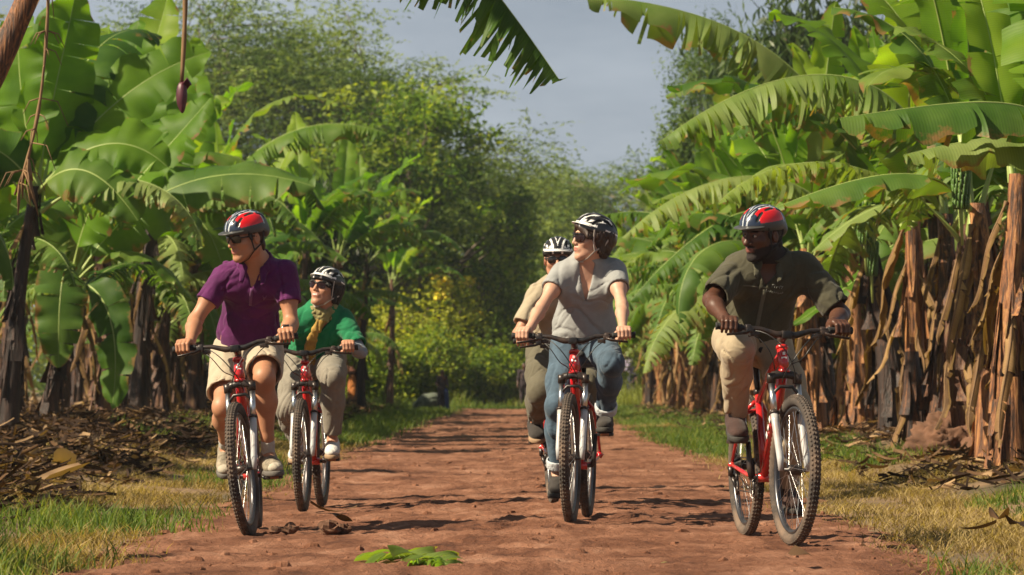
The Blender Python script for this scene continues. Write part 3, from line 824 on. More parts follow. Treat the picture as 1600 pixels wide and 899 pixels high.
def tree(name, label, x, y, h, r, seed, kind, group=None, lean=(0, 0), bark='bark', cat='tree', squash=None, keep=None):
    rg = random.Random(seed); rng = np.random.default_rng(seed)
    K = dict(
        feathery=dict(levels=4, split=3, spread=0.72, trunk=0.30, shrink=0.74, upb=0.1, flat=0.75),
        broad=dict(levels=4, split=3, spread=0.66, trunk=0.26, shrink=0.72, upb=0.3, flat=1.0),
        tiered=dict(levels=4, split=3, spread=0.80, trunk=0.34, shrink=0.70, upb=0.0, flat=0.55),
        weeping=dict(levels=4, split=4, spread=0.75, trunk=0.30, shrink=0.66, upb=-0.1, flat=0.9),
        reach=dict(levels=4, split=3, spread=0.85, trunk=0.20, shrink=0.76, upb=0.1, flat=0.8),
        bush=dict(levels=3, split=4, spread=0.8, trunk=0.14, shrink=0.74, upb=0.2, flat=0.9),
        conifer=dict(levels=3, split=4, spread=0.75, trunk=0.34, shrink=0.62, upb=0.5, flat=1.0))[kind]
    mb, tips = skeleton(h, r, rg, lean=lean, **K)
    root = empty(name, (x, y, hz(x, y))); tag(root, label, cat, group)
    # scale the skeleton so its top meets the wanted height
    zt = max(p.z for p, d in tips); k = h * 0.93 / zt
    kx = k * (squash or 1.0)
    S = lambda v: (v[0] * kx, v[1] * kx, v[2] * k)
    mb.v = [S(v) for v in mb.v]
    tips = [(Vector(S(p)), d) for p, d in tips]
    if keep: tips = [t for t in tips if keep(t[0])]
    mb.build('trunk', M[bark], root)
    P = np.array([tuple(p) for p, d in tips]); D = np.array([tuple(d) for p, d in tips])
    nt = len(P)
    def around(n, sx, sz):
        i = rng.integers(0, nt, n); o = np.clip(rng.normal(size=(n, 3)), -2, 2) * [sx, sx, sz]
        return P[i] + o, i
    cl = rng.normal(size=nt) * 0.16
    if kind == 'feathery':       # long fine sprays
        nsp = 8500; s0, i = around(nsp, h * 0.05, h * 0.028)
        dr = D[i] * [1, 1, 0.4] + rng.normal(size=(nsp, 3)) * [0.7, 0.7, 0.25]; dr /= np.linalg.norm(dr, axis=1)[:, None]
        m = 13; t = np.linspace(0, 1, m); LL = (0.6 + 0.9 * rng.random(nsp))[:, None]
        C = s0[:, None, :] + dr[:, None, :] * (t[None] * LL)[..., None]; C[:, :, 2] -= 0.25 * (t[None] ** 2) * LL
        C = C.reshape(-1, 3) + rng.normal(size=(nsp * m, 3)) * 0.025
        tn = np.repeat(cl[i], m) + (rng.random(nsp * m) - 0.5) * 0.3
        V, F, Cc = quads_cloud(C, 0.17, 0.05, rng, 0.6, tn, along=np.repeat(dr, m, 0) * 0.6); mat = M['fol_acacia']
    elif kind == 'tiered':
        n = 30000; C, i = around(n, h * 0.062, h * 0.022); V, F, Cc = quads_cloud(C, 0.16, 0.08, rng, 0.8, cl[i] + (rng.random(n) - .5) * .3); mat = M['fol_broad']
    elif kind == 'broad':
        n = 46000; C, i = around(n, h * 0.046, h * 0.04); V, F, Cc = quads_cloud(C, 0.21, 0.12, rng, 0.5, cl[i] + (rng.random(n) - .5) * .3); mat = M['fol_broad']
    elif kind == 'reach':
        n = 24000; C, i = around(n, h * 0.030, h * 0.020); C = C - np.array([0, 0, 1]) * (rng.random((n, 1)) * .1); V, F, Cc = quads_cloud(C, 0.22, 0.12, rng, 0.6, cl[i] + .10 + (rng.random(n) - .5) * .3); mat = M['fol_reach']
    elif kind == 'weeping':
        n = 15000; C, i = around(n, h * 0.06, h * 0.07); V, F, Cc = quads_cloud(C, 0.30, 0.06, rng, 0.1, cl[i] + (rng.random(n) - .5) * .3, droop=1.6); mat = M['fol_dark']
    elif kind == 'bush':
        n = 20000; C, i = around(n, h * 0.12, h * 0.10); C[:, 2] = np.abs(C[:, 2]) * (.15 + .95 * rng.random(n) ** .6); V, F, Cc = quads_cloud(C, 0.13, 0.07, rng, 0.5, cl[i] + (rng.random(n) - .5) * .3); mat = M['fol_bush']
    else:
        nsp = 1500; s0, i = around(nsp, h * 0.03, h * 0.03); m = 10; t = np.linspace(0, 1, m)
        dr = D[i] * 0.5 + np.array([0, 0, 0.6]) + rng.normal(size=(nsp, 3)) * 0.35; dr /= np.linalg.norm(dr, axis=1)[:, None]
        C = (s0[:, None] + dr[:, None] * (t * 0.6)[None, :, None]).reshape(-1, 3) + rng.normal(size=(nsp * m, 3)) * 0.03
        V, F, Cc = quads_cloud(C, 0.13, 0.035, rng, 0.2, np.repeat(cl[i], m)); mat = M['fol_acacia']
    o = link('crown', npmesh('crown', V, F, mat, col=Cc, smooth=False), root)
    return root

M['fol_acacia'] = foliage('foliage_acacia', (0.055, 0.105, 0.022), (0.125, 0.20, 0.045), (0.24, 0.31, 0.08), 0.35, 0.6, tint=True)
M['fol_broad'] = foliage('foliage_broad', (0.05, 0.10, 0.018), (0.13, 0.205, 0.03), (0.30, 0.34, 0.05), 0.45, 0.5, tint=True)
M['fol_reach'] = foliage('foliage_reach', (0.05, 0.11, 0.015), (0.13, 0.22, 0.025), (0.28, 0.34, 0.045), 0.45, 0.5, tint=True)
M['fol_dark'] = foliage('foliage_dark', (0.012, 0.028, 0.010), (0.03, 0.06, 0.018), (0.07, 0.11, 0.03), 0.25, 0.4, tint=True)
M['fol_bush'] = foliage('foliage_bush', (0.09, 0.15, 0.018), (0.20, 0.28, 0.035), (0.38, 0.40, 0.055), 0.45, 0.55, tint=True)
M['fol_hedge'] = foliage('foliage_hedge', (0.015, 0.06, 0.012), (0.03, 0.10, 0.018), (0.07, 0.17, 0.03), 0.3, 0.5, tint=True)
M['flower'] = simple('yellow_flower', (0.75, 0.60, 0.03), 0.6, var=0.15)

tree('acacia_tree', 'tall feathery acacia with fine hazy foliage filling the sky above the left banana plants', PX(475, 136), 136, 15.2, 0.15, 5, 'feathery', squash=1.05)
tree('acacia_tree', 'feathery yellow green acacia at the left, behind the brightest banana leaves', PX(335, 130), 130, 15.6, 0.14, 8, 'feathery')
tree('broadleaf_tree', 'leafy tree filling the gap between the acacia and the tree with reaching branches', PX(560, 130), 130, 10.2, 0.12, 22, 'feathery')
tree('broadleaf_tree', 'leafy tree with branches reaching right against the grey sky, left of the gap', PX(650, 114), 114, 10.3, 0.12, 21, 'reach', squash=0.62)
tree('broadleaf_tree', 'lower leafy tree to the right of the tall one with reaching branches', PX(735, 118), 118, 5.4, 0.1, 33, 'reach', squash=0.7)
tree('broadleaf_tree', 'round leafy tree standing behind the woman in green', PX(600, 131), 131, 7.3, 0.12, 35, 'reach')
tree('acacia_tree', 'pale slender feathery tree far off in the gap of the sky', PX(822, 172), 172, 9.4, 0.2, 41, 'feathery', bark='bark_pale', squash=0.7)
tree('acacia_tree', 'pale feathery tree far off, just left of the right hand banana canopy', PX(915, 175), 175, 11.4, 0.2, 44, 'feathery', bark='bark_pale', squash=0.8)
tree('acacia_tree', 'low feathery tree far off at the very end of the track', PX(860, 150), 150, 5.0, 0.2, 46, 'feathery', squash=0.9)
tree('conifer_tree', 'bristly dark green conifer crown rising behind the right hand banana leaves', PX(1068, 96), 96, 7.6, 0.1, 51, 'conifer', squash=0.24)
tree('conifer_tree', 'taller bristly conifer behind the topmost arching leaf on the right', PX(1150, 100), 100, 10.6, 0.1, 53, 'conifer', squash=0.28)
tree('mango_tree', 'dark mango tree with hanging leaves behind the man in purple', PX(455, 84), 84, 5.2, 0.2, 61, 'weeping')
tree('mango_tree', 'dark glossy leafed tree at the top right behind the banana leaves', PX(1290, 76), 76, 8.6, 0.15, 63, 'weeping', squash=.34)
tree('broadleaf_tree', 'dark leafy tree behind the tall upright leaves at the upper left', PX(110, 112), 112, 12.0, 0.25, 65, 'broad')
tree('broadleaf_tree', 'leafy tree behind the grove at the far right', PX(1500, 95), 95, 10.5, 0.25, 67, 'broad')
# thicket that closes the road end
for i, (px, d, h, k, lab) in enumerate((
        (690, 113, 3.6, 'bush', 'yellow green thicket behind the seated figure at the end of the track'),
        (775, 116, 3.0, 'bush', 'yellow green thicket in the middle of the end of the track'),
        (845, 120, 3.4, 'bush', 'yellow green thicket behind the man half hidden by the woman in grey'),
        (722, 115.5, 4.6, 'bush', 'tall shrub with yellow blossom at the end of the track'),
        (905, 128, 4.0, 'bush', 'thicket behind the legs of the woman in grey at the end of the track'),
        (640, 119, 4.4, 'bush', 'leafy shrub right of the dark round bush'),
        (560, 115, 4.0, 'bush', 'leafy shrub behind the figure in the orange wrap'),
        (665, 109, 2.2, 'bush', 'low bright shrub just left of the far child'), (770, 111, 1.7, 'bush', 'low bright shrub right of the far child at the road end'), (808, 114, 3.3, 'bush', 'bright shrub left of the head high grass at the road end'))):
    tree('shrub', lab, PX(px, d), d, h, 0.05, 100 + i, k, cat='shrub')
# dark clipped looking bush on the left
r_ = tree('shrub', 'dense dark green bush left of the seated figure', PX(605, 108), 108, 1.75, 0.05, 120, 'bush', cat='shrub', squash=1.0)
r_.children[-1].data.materials[0] = M['fol_hedge']
# yellow flowers: part of the shrub they grow on
def flowers(root, pts, n, s, seed):
    rng = np.random.default_rng(seed); C = []
    for p in pts:
        q = Vector(p) - root.location
        C.append(np.array(tuple(q)) + rng.normal(size=(n, 3)) * [s, s, s * 0.6])
    V, F, Cc = quads_cloud(np.concatenate(C), 0.13, 0.12, rng, 0.5)
    tag(link('blossom', npmesh('blossom', V, F, M['flower'], smooth=False), root), 'yellow blossom')
shr = [o for o in COL.objects if o.name.startswith('shrub') and o.get('label', '').startswith('tall shrub with yellow')][0]
shr2 = [o for o in COL.objects if o.get('label', '').startswith('yellow green thicket in the middle')][0]
flowers(shr2, [W3(735, 562, 112.5), W3(752, 570, 112.5), W3(748, 536, 113)], 60, 0.15, 1)
flowers(shr, [W3(690, 440, 112.5), W3(733, 438, 112.5), W3(690, 462, 112.5), W3(700, 448, 112.5), W3(745, 490, 113), W3(640, 505, 113)], 40, 0.13, 2)
# a far wooded line so the land does not end in a bare edge
rng = np.random.default_rng(77); n = 52000
x = (rng.random(n) * 2 - 1) * 62; y = 178 + 22 * rng.random(n)
top = 5.0 + 2.6 * fbm(x * 0.12, y * 0.1, seed=71, o=4); z = top * rng.random(n) ** 0.7
V, F, Cc = quads_cloud(np.stack([x, y, np.maximum(z, 0.05)], 1), 0.55, 0.3, rng, 0.4)
tag(link('far_woodland', npmesh('far_woodland', V, F, M['fol_broad'], col=Cc, smooth=False)), 'far hazy wood closing the view beyond the grove', 'woodland', kind='stuff')

# ------------------------------------------------------------------ the two groves
ORD = ['first', 'second', 'third', 'fourth', 'fifth', 'sixth', 'seventh', 'eighth', 'ninth', 'tenth', 'eleventh', 'twelfth', 'thirteenth', 'fourteenth', 'fifteenth', 'sixteenth', 'seventeenth', 'eighteenth', 'nineteenth', 'twentieth', 'twenty first', 'twenty second', 'twenty third', 'twenty fourth', 'twenty fifth', 'twenty sixth', 'twenty seventh', 'twenty eighth', 'twenty ninth', 'thirtieth', 'thirty first', 'thirty second', 'thirty third', 'thirty fourth', 'thirty fifth', 'thirty sixth', 'thirty seventh', 'thirty eighth']
def row(side, xo, y0, y1, step, seed, rowname, hr=(1.8, 2.5), tone='orange brown', **kw):
    rg = random.Random(seed); y = y0; k = 0
    side_name = 'right' if side > 0 else 'left'
    grp = 'banana plants in the grove %s of the track' % side_name
    while y < y1:
        x = road_c(y) + side * (xo + rg.uniform(-0.35, 0.35))
        h = rg.uniform(*hr)
        sm = kw.get('stem', 'stem')
        lean = (rg.gauss(-0.08 * side, 0.24), rg.uniform(-0.3, 0.2))
        lab = '%s banana plant, %s back in the %s row %s of the track' % (tone, ORD[min(k, len(ORD) - 1)], rowname, side_name)
        banana(x, y, h, lab, grp, seed * 1000 + k, nleaf=kw.get('nleaf', 9), lean=lean, scale=kw.get('scale', 1.0) * rg.uniform(0.9, 1.1), stem_mat_=sm, r0=rg.uniform(0.08, 0.115) * (1 if side > 0 else .85), dead=kw.get('dead', 3) + 2)
        y += step * rg.uniform(0.75, 1.3); k += 1
row(1, 3.6, 43.5, 104, 1.75, 1, 'front', (1.6, 2.3), scale=0.98, dead=3, nleaf=12, tone='orange stemmed')
row(1, 4.9, 40, 104, 2.0, 2, 'second', (1.9, 2.7), tone='ochre stemmed')
row(1, 6.4, 49, 104, 2.8, 3, 'third', (2.2, 2.9), tone='brown stemmed')
row(1, 8.1, 62, 108, 3.2, 4, 'fourth', (2.4, 3.0), tone='dark brown stemmed', dead=1)
row(-1, 5.6, 54, 103, 2.7, 5, 'front', (1.6, 2.2), nleaf=13, tone='dark stemmed', stem='stem_shaded')
row(-1, 7.2, 56, 104, 2.8, 6, 'second', (2.0, 2.7), tone='dark brown stemmed', stem='stem_shaded')
row(-1, 9.0, 68, 108, 3.3, 7, 'third', (2.3, 3.0), tone='shaded dark', stem='stem_shaded', dead=1)

# ------------------------------------------------------------------ the nearest plants, each with the leaves the photograph shows
GR = 'banana plants in the grove right of the track'; GL = 'banana plants in the grove left of the track'
def near_plant(px, d, crown, label, group, seed, ages, dirs=None, stem='stem', r0=.115, dead=7, scale=1.0, own=(), bunches=(), n=None):
    x = PX(px, d); y = d; g = hz(x, y); c = W3(crown[0], crown[1], d + crown[2])
    h = c.z - g + .12
    root = banana(x, y, h, label, group, seed, nleaf=len(ages), lean=(c.x - x, c.y - y), ages=list(ages), scale=scale, stem_mat_=stem, r0=r0, dead=dead, dirs=dirs)
    for k, ow in enumerate(own):
        pts, W, torn, hang, kind, fold, pet = ow[:7]
        P = [c] + [W3(a, b, d + e) for a, b, e in pts]
        own_leaf(root, P, W, seed * 10 + k, torn, hang, fold, kind, pet, nf=ow[7] if len(ow) > 7 else None)
    for (px_, py_, dd, s_) in bunches: fruit_bunch(root, W3(px_, py_, d + dd) - root.location, s_, seed)
    return root
# right of the track
near_plant(1655, 25.0, (1680, 262, .2), 'banana plant at the right edge with a broad horizontal pale leaf reaching in', GR, 901, (0, 1, 3), (0.3, 1.5, -.4), own=(
    ([(1665, 120, 0), (1500, 158, -.3), (1312, 184, -.5)], .66, .22, 1.25, 'leaf_old', .35, .10),
    ([(1690, 190, .4), (1560, 205, .2), (1412, 242, 0)], .60, .55, 1.3, 'leaf_old', .3, .10)))
near_plant(1583, 26.5, (1586, 285, .1), 'orange brown banana plant nearest at the right edge of the frame', GR, 902, (0, 1, 2, 3), (1.9, 0.2, 1.2, -.2), dead=12, r0=.10, own=(
    ([(1560, 120, .3), (1480, 60, .5), (1400, 40, .6)], .66, .2, .5, 'leaf', -.3, .14),
), bunches=())
near_plant(1555, 28.5, (1520, 330, .3), 'leaning orange banana plant second from the right edge, bunch beside its crown', GR, 903, (0, 1, 2, 4), (2.2, .6, 1.6, .3), dead=10, r0=.098, own=(
    ([(1500, 120, .3), (1430, 20, .6), (1300, 10, .8)], .64, .35, .8, 'leaf', -.2, .14),
    ([(1470, 250, -.2), (1380, 255, -.3), (1210, 325, -.4)], .50, .05, .9, 'leaf_old', .1, .10)), bunches=((1502, 262, -.25, .52),))
near_plant(1470, 33, (1478, 345, .2), 'banana plant whose long torn leaf arches left like a comb', GR, 904, (0, 1, 2, 3), (2.0, .4, 1.2, -1.2), dead=10, r0=.10, own=(
    ([(1450, 70, .2), (1240, 60, -.1), (1030, 222, -.4)], .98, .95, 1.45, 'leaf_old', .55, .10),
    ([(1440, 300, -.2), (1360, 300, -.3), (1262, 402, -.4)], .36, .05, .6, 'leaf_old', -.2, .12)))
near_plant(1392, 38, (1360, 380, .2), 'dark leaning banana plant with a green bunch under its crown', GR, 905, (0, 1, 2, 3, 4), (2.0, .9, 1.5, -1.4, .2), dead=5, r0=.13, stem='stem_shaded', own=(
    ([(1330, 120, .3), (1180, 10, .2), (915, -8, -.2)], 1.05, .70, 1.40, 'leaf_old', .5, .08),
    ([(1320, 220, -.2), (1180, 240, -.4), (1160, 300, -.4)], .5, .6, 1.0, 'leaf', -.1, .12)), bunches=((1352, 325, -.3, .62), (1362, 385, -.1, .5)))
near_plant(1340, 41, (1335, 405, .1), 'banana plant behind the guide with a long torn leaf drooping toward the track', GR, 906, (0, 1, 2, 3), (2.1, .7, 1.4, 0), dead=5, own=(
    ([(1290, 240, .1), (1110, 235, -.2), (972, 372, -.4)], .80, .95, 1.4, 'leaf_old', .4, .10),
    ([(1420, 380, -.5), (1350, 430, -.8), (1240, 508, -1.0)], .34, .05, .6, 'leaf_young', -.3, .12)))
near_plant(1292, 44, (1280, 400, .1), 'orange stemmed banana plant just right of the guide, leaves over his shoulder', GR, 907, (0, 1, 2, 3, 4), dead=7, own=(
    ([(1230, 290, .1), (1130, 300, -.2), (985, 470, -.4)], .74, .85, 1.35, 'leaf', .3, .12),
    ([(1240, 180, .1), (1120, 90, -.2), (1040, 150, -.4)], .62, .6, .9, 'leaf_old', -.1, .12)))
for k, (px_, d_, cx, cy, lab) in enumerate(((1500, 31, 1512, 350, 'slim shaded banana plant between the two orange stems at the right'), (1440, 35.5, 1420, 330, 'banana plant behind the brown earth mound'), (1600, 30, 1610, 300, 'upright banana plant cut by the right frame edge'),
        (1540, 36, 1535, 310, 'tall banana plant in the second rank behind the nearest orange stems'), (1475, 39, 1460, 300, 'tall dark banana plant in the second rank behind the earth mound'), (1605, 38, 1600, 280, 'tall banana plant deep behind the right edge stems'))):
    near_plant(px_, d_, (cx, cy, 0), lab, GR, 920 + k, (0, 1, 1, 2, 2, 3, 4), dead=7, r0=.10, stem='stem_shaded' if k in (0, 4) else 'stem')
# young sucker with short leaves
near_plant(1425, 33.5, (1428, 560, 0), 'short stub of a cut banana stem with a pale sheath', GR, 930, (), dead=2, r0=.10)
near_plant(1322, 43, (1325, 575, 0), 'short pale cut banana stump behind the front wheel of the right hand rider', GR, 931, (), dead=3, r0=.12)
# left of the track
near_plant(78, 43.7, (108, 455, 0), 'dark stemmed banana plant at the left with one broad leaf hanging straight down', GL, 941, (0, 3, 3), (2.6, 2.9, 1.0), stem='stem_shaded', r0=.088, dead=1, own=(
    ([(125, 330, -.2), (170, 235, -.5), (262, 205, -.7)], .86, .02, .15, 'leaf_young', -.35, .22, (-.45, -1, .6)),
    ([(112, 395, -.5), (88, 402, -.8), (92, 575, -.9)], .62, .02, .35, 'leaf_old', -.2, .22, (.2, -1, .2)),
    ([(190, 300, .1), (330, 235, 0), (492, 292, -.2)], .92, .08, .75, 'leaf_old', -.1, .14, (0, -.75, .65)),
    ([(150, 330, .4), (250, 250, .4), (330, 150, .2)], .80, .04, .2, 'leaf_young', -.4, .18, (-.6, -1, .6)),
    ([(60, 330, -.1), (0, 280, -.1), (-60, 330, -.2)], .72, .15, .5, 'leaf', -.2, .2, (-.5, -1, .8)),
    ([(80, 380, -.3), (30, 355, -.3), (-30, 400, -.4)], .4, .1, .7, 'leaf_old', -.2, .3),
    ([(160, 380, -.2), (230, 360, -.2), (300, 470, -.3)], .5, .3, .9, 'leaf', -.2, .25),
    ([(135, 420, -.5), (200, 470, -.6), (175, 640, -.6)], .56, .1, .4, 'leaf', -.1, .2, (-.5, -1, .2))))
near_plant(165, 50, (150, 330, 0), 'banana plant with tall upright glowing leaves behind the one at the left', GL, 942, (3, 4, 4, 3, 2), (1.2, 4.1, 5.4, -.3, 5.0), stem='stem_shaded', r0=.09, dead=2, own=(
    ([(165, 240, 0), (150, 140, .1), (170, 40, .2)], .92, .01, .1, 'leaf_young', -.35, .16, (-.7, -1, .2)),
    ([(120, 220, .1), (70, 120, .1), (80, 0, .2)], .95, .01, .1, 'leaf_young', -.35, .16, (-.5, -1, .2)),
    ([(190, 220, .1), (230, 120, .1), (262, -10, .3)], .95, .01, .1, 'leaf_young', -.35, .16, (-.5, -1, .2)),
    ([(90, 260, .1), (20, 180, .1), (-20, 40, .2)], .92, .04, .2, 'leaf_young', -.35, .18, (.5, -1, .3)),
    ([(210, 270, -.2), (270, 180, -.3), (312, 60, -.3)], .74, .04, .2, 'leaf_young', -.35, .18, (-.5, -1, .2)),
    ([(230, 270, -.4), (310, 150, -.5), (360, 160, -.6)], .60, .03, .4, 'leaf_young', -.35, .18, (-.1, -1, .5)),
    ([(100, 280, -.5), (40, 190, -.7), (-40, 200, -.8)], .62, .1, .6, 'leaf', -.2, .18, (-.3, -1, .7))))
near_plant(300, 58, (310, 345, 0), 'banana plant with a ragged leaf arching right over the track edge', GL, 943, (0, 1, 2, 3, 4), (1.9, 2.6, .8, 4.0, 5.2), stem='stem_shaded', dead=2, own=(
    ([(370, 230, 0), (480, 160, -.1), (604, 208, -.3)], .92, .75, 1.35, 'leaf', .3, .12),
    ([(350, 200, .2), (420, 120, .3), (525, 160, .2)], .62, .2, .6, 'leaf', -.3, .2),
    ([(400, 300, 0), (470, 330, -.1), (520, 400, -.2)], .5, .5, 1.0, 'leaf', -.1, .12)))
near_plant(8, 39.5, (58, 300, 0), 'tall banana plant of broad translucent leaves filling the top left corner', GL, 944, (2, 3, 4), (1.0, 3.6, -.4), stem='stem_shaded', r0=.085, dead=1, own=(
    ([(40, 200, 0), (20, 110, 0), (30, 10, .1)], .84, .02, .1, 'leaf_young', -.35, .16, (-.8, -1, .2)),
    ([(70, 190, .2), (100, 80, .2), (118, -20, .3)], .90, .02, .1, 'leaf_young', -.35, .16, (.5, -1, .2)),
    ([(110, 230, -.2), (190, 190, -.3), (262, 262, -.4)], .80, .05, .5, 'leaf_young', -.2, .16, (-.4, -1, .8)),
    ([(20, 240, -.2), (-30, 200, -.3), (-70, 260, -.4)], .7, .1, .5, 'leaf', -.2, .16, (-.4, -1, .8)),
    ([(90, 260, -.4), (140, 230, -.5), (215, 345, -.6)], .72, .15, .6, 'leaf', -.2, .16, (-.3, -1, .7)),
    ([(120, 210, .3), (210, 110, .4), (330, 80, .5)], .80, .05, .3, 'leaf_young', -.3, .18, (-.2, -1, .4))))
near_plant(215, 47, (240, 330, 0), 'banana plant of pale green broad leaves above the helmet of the man in purple', GL, 945, (3, 4, 4, 3), (.6, 5.0, 5.8, 4.2), stem='stem_shaded', r0=.088, dead=1, own=(
    ([(250, 240, 0), (280, 170, 0), (345, 165, .1)], .80, .04, .2, 'leaf_young', -.35, .16, (-.2, -1, .2)),
    ([(230, 230, .2), (200, 120, .2), (215, 30, .3)], .90, .02, .1, 'leaf_young', -.35, .16, (-.6, -1, .3)),
    ([(300, 280, -.2), (360, 250, -.3), (440, 330, -.4)], .74, .3, .7, 'leaf', -.2, .16, (.1, -.7, .7)),
    ([(270, 300, -.4), (330, 330, -.5), (350, 430, -.6)], .64, .3, .7, 'leaf', -.2, .16, (.3, -.8, .5))))
for k, (px_, d_, cx, cy, lab) in enumerate(((-60, 41, -40, 400, 'banana plant mostly cut off by the left frame edge'), (20, 48, 20, 380, 'dark banana plant between the left edge and the plant with the hanging leaf'), (225, 53, 235, 390, 'dark stemmed banana plant left of the man in purple, lower leaves drooping'), (10, 56, 0, 330, 'tall banana plant in the rear at the far left'), (270, 66, 280, 350, 'banana plant in the rear behind the arching ragged leaf'))):
    near_plant(px_, d_, (cx, cy, 0), lab, GL, 950 + k, (0, 1, 1, 2, 2, 3, 3, 4, 4, 4), stem='stem_shaded', dead=3, r0=.085)

for k, (px_, d_, cx, cy, lab) in enumerate(((520, 78, 528, 395, 'banana plant with bright leaves just above the helmet of the woman in green'), (566, 86, 572, 400, 'banana plant leaning out over the left verge right of the woman in green'), (470, 70, 475, 380, 'banana plant behind the left shoulder of the man in purple'), (610, 104, 612, 440, 'small banana plant nearest the end of the track on the left'))):
    near_plant(px_, d_, (cx, cy, 0), lab, GL, 970 + k, (0, 1, 1, 2, 2, 3, 3, 4), (1.6, 2.6, .2, -.6, .9, -.2, .5, 3.6), stem='stem_shaded', dead=3, r0=.085, scale=.95)

# the plant whose crown stands above the picture at the left: leaning stem, flower bud, dry stalk, one leaf over the sky
F = empty('banana_plant', (-4.55, 24.6, hz(-4.55, 24.6))); tag(F, 'leaning banana plant above the top left corner with hanging purple bud and dry stalk', 'banana plant', GL)
def world_tube(name, pts, rad, mat, parent, seg=12, rough=0.0, seed=1):
    mb = MB(); P = [Vector(p) - F.location for p in pts]; n = 26; out = []
    for i in range(n):
        q = list(P); t = i / (n - 1)
        while len(q) > 1: q = [q[k].lerp(q[k + 1], t) for k in range(len(q) - 1)]
        out.append(q[0])
    rg = random.Random(seed); rr = [(rad[0] + (rad[1] - rad[0]) * i / (n - 1)) * (1 + rg.uniform(-rough, rough)) for i in range(n)]
    mb.tube(out, rr, seg); return mb, out
mb, _ = world_tube('s', [(-4.55, 24.6, .0), (-4.1, 24.6, 1.4), (-3.25, 24.5, 2.6), (-2.75, 24.5, 4.1)], (.12, .065), None, F, 16, .04); mb.build('pseudostem', M['stem'], F)
cF = Vector((-2.75, 24.5, 4.05))
own_leaf(F, [cF, (-1.7, 24.6, 5.1), (-.65, 24.6, 4.1), (.31, 24.6, 2.68)], 1.18, 7001, .9, 1.5, 1.1, 'leaf', .12, gap=.45)
for k, (a, b, c) in enumerate((((-3.4, 24.9, 5.2), (-4.2, 25.2, 5.2), (-5.0, 25.4, 4.2)), ((-2.6, 25.2, 5.4), (-2.4, 26.3, 5.6), (-2.2, 27.3, 4.8)), ((-2.9, 24.0, 5.4), (-3.1, 23.0, 5.5), (-3.4, 22.2, 4.6)), ((-2.4, 24.3, 5.3), (-1.9, 23.4, 5.9), (-1.6, 22.6, 5.2)))):
    own_leaf(F, [cF, a, b, c], .6, 7010 + k, .5, .9, -.2, 'leaf', .12)
mb, P_ = world_tube('k', [cF, (-2.3, 24.6, 4.6), (-2.02, 24.6, 4.0), W3(290, 0, 24.6), W3(283, 128, 24.6)], (.022, .014), None, F, 10, .14, 3)
st_ = mb.build('flower_stalk', M['midrib_dead'], F)
mb = MB(); c0 = W3(283, 150, 24.6) - F.location
for k in range(5):
    mb.ball(c0 + Vector((.004 * math.sin(k * 2.2), .004 * math.cos(k * 2.2), .012 * (2 - k) * .4)), (.036 - .002 * k, .036 - .002 * k, .085 + .004 * k), Matrix.Rotation(.05 * math.sin(k * 3), 3, 'Y'), 16, 12)
mb.tube([c0 + Vector((.01, 0, .05)), c0 + Vector((.05, -.01, .10)), c0 + Vector((.06, -.01, .07))], [(.03, .004), (.035, .004), (.01, .004)], 8)
mb.build('flower_bud', M['bud'], st_)
mb, P_ = world_tube('k', [cF, (-3.0, 24.3, 4.4), W3(78, -40, 24.3), W3(82, 90, 24.3), W3(62, 210, 24.3), W3(22, 305, 24.3)], (.014, .010), None, F, 8, .3, 5)
rg = random.Random(4)
for k in range(26):
    q = P_[12 + int(13 * rg.random())]; a = rg.uniform(0, 6.28); L = rg.uniform(.08, .26)
    mb.tube([q, q + Vector((math.cos(a) * L * .5, math.sin(a) * L * .3, -.02)), q + Vector((math.cos(a) * L * .8, math.sin(a) * L * .5, -L * .7))], [.005, .004, .002], 5)
for k in range(9):
    q = P_[-1 - int(4 * rg.random())]; dx = rg.uniform(-.03, .10)
    mb.tube([q, q + Vector((dx * .5, rg.uniform(-.03, .03), -.10)), q + Vector((dx, rg.uniform(-.04, .04), -rg.uniform(.15, .30)))], [(.010, .003), (.014, .003), (.004, .002)], 6)
mb.build('dry_stalk', M['midrib_dead'], F)
# plants standing outside the left edge that shade the track
for k, (x_, y_) in enumerate(((-6.4, 14.5), (-6.9, 21.5), (-6.0, 30.5), (-6.6, 35.5))):
    banana(x_, y_, 2.3, ('%s banana plant just outside the left edge of the frame, shading the track' % ORD[k]), GL, 980 + k, nleaf=8, scale=1.0, stem_mat_='stem_shaded', dead=1)
# ------------------------------------------------------------------ bicycles
def paint(name, col, rough=0.22, flake=0.0):
    m = simple(name, col, rough, var=0.06, coat=0.7, dirt=((0.26, 0.13, 0.08), 0.45, 7.0))
    return m
M['red'] = paint('red_frame_paint', (0.52, 0.008, 0.014))
M['white_paint'] = paint('white_fork_paint', (0.46, 0.47, 0.48), 0.3)
M['black_metal'] = simple('black_metal', (0.016, 0.016, 0.018), 0.35, 0.3, dirt=((0.2, 0.12, 0.08), 0.35))
M['rubber'] = simple('tyre_rubber', (0.045, 0.037, 0.032), 0.9, var=0.3, scale=30, dirt=((0.22, 0.15, 0.105), 0.9, 5.0))
M['grip'] = simple('grip_rubber', (0.02, 0.02, 0.02), 0.8, var=0.2, bump=0.4)
M['chrome'] = simple('bright_metal', (0.62, 0.62, 0.62), 0.28, 1.0, var=0.1)
M['rim'] = simple('rim_alloy', (0.10, 0.10, 0.11), 0.35, 0.8, var=0.3)
M['cable'] = simple('cable_black', (0.012, 0.012, 0.012), 0.4)
M['decal'] = simple('white_decal', (0.78, 0.78, 0.78), 0.4, var=0.05)
M['reflector'] = simple('reflector_orange', (0.30, 0.09, 0.02), 0.3)

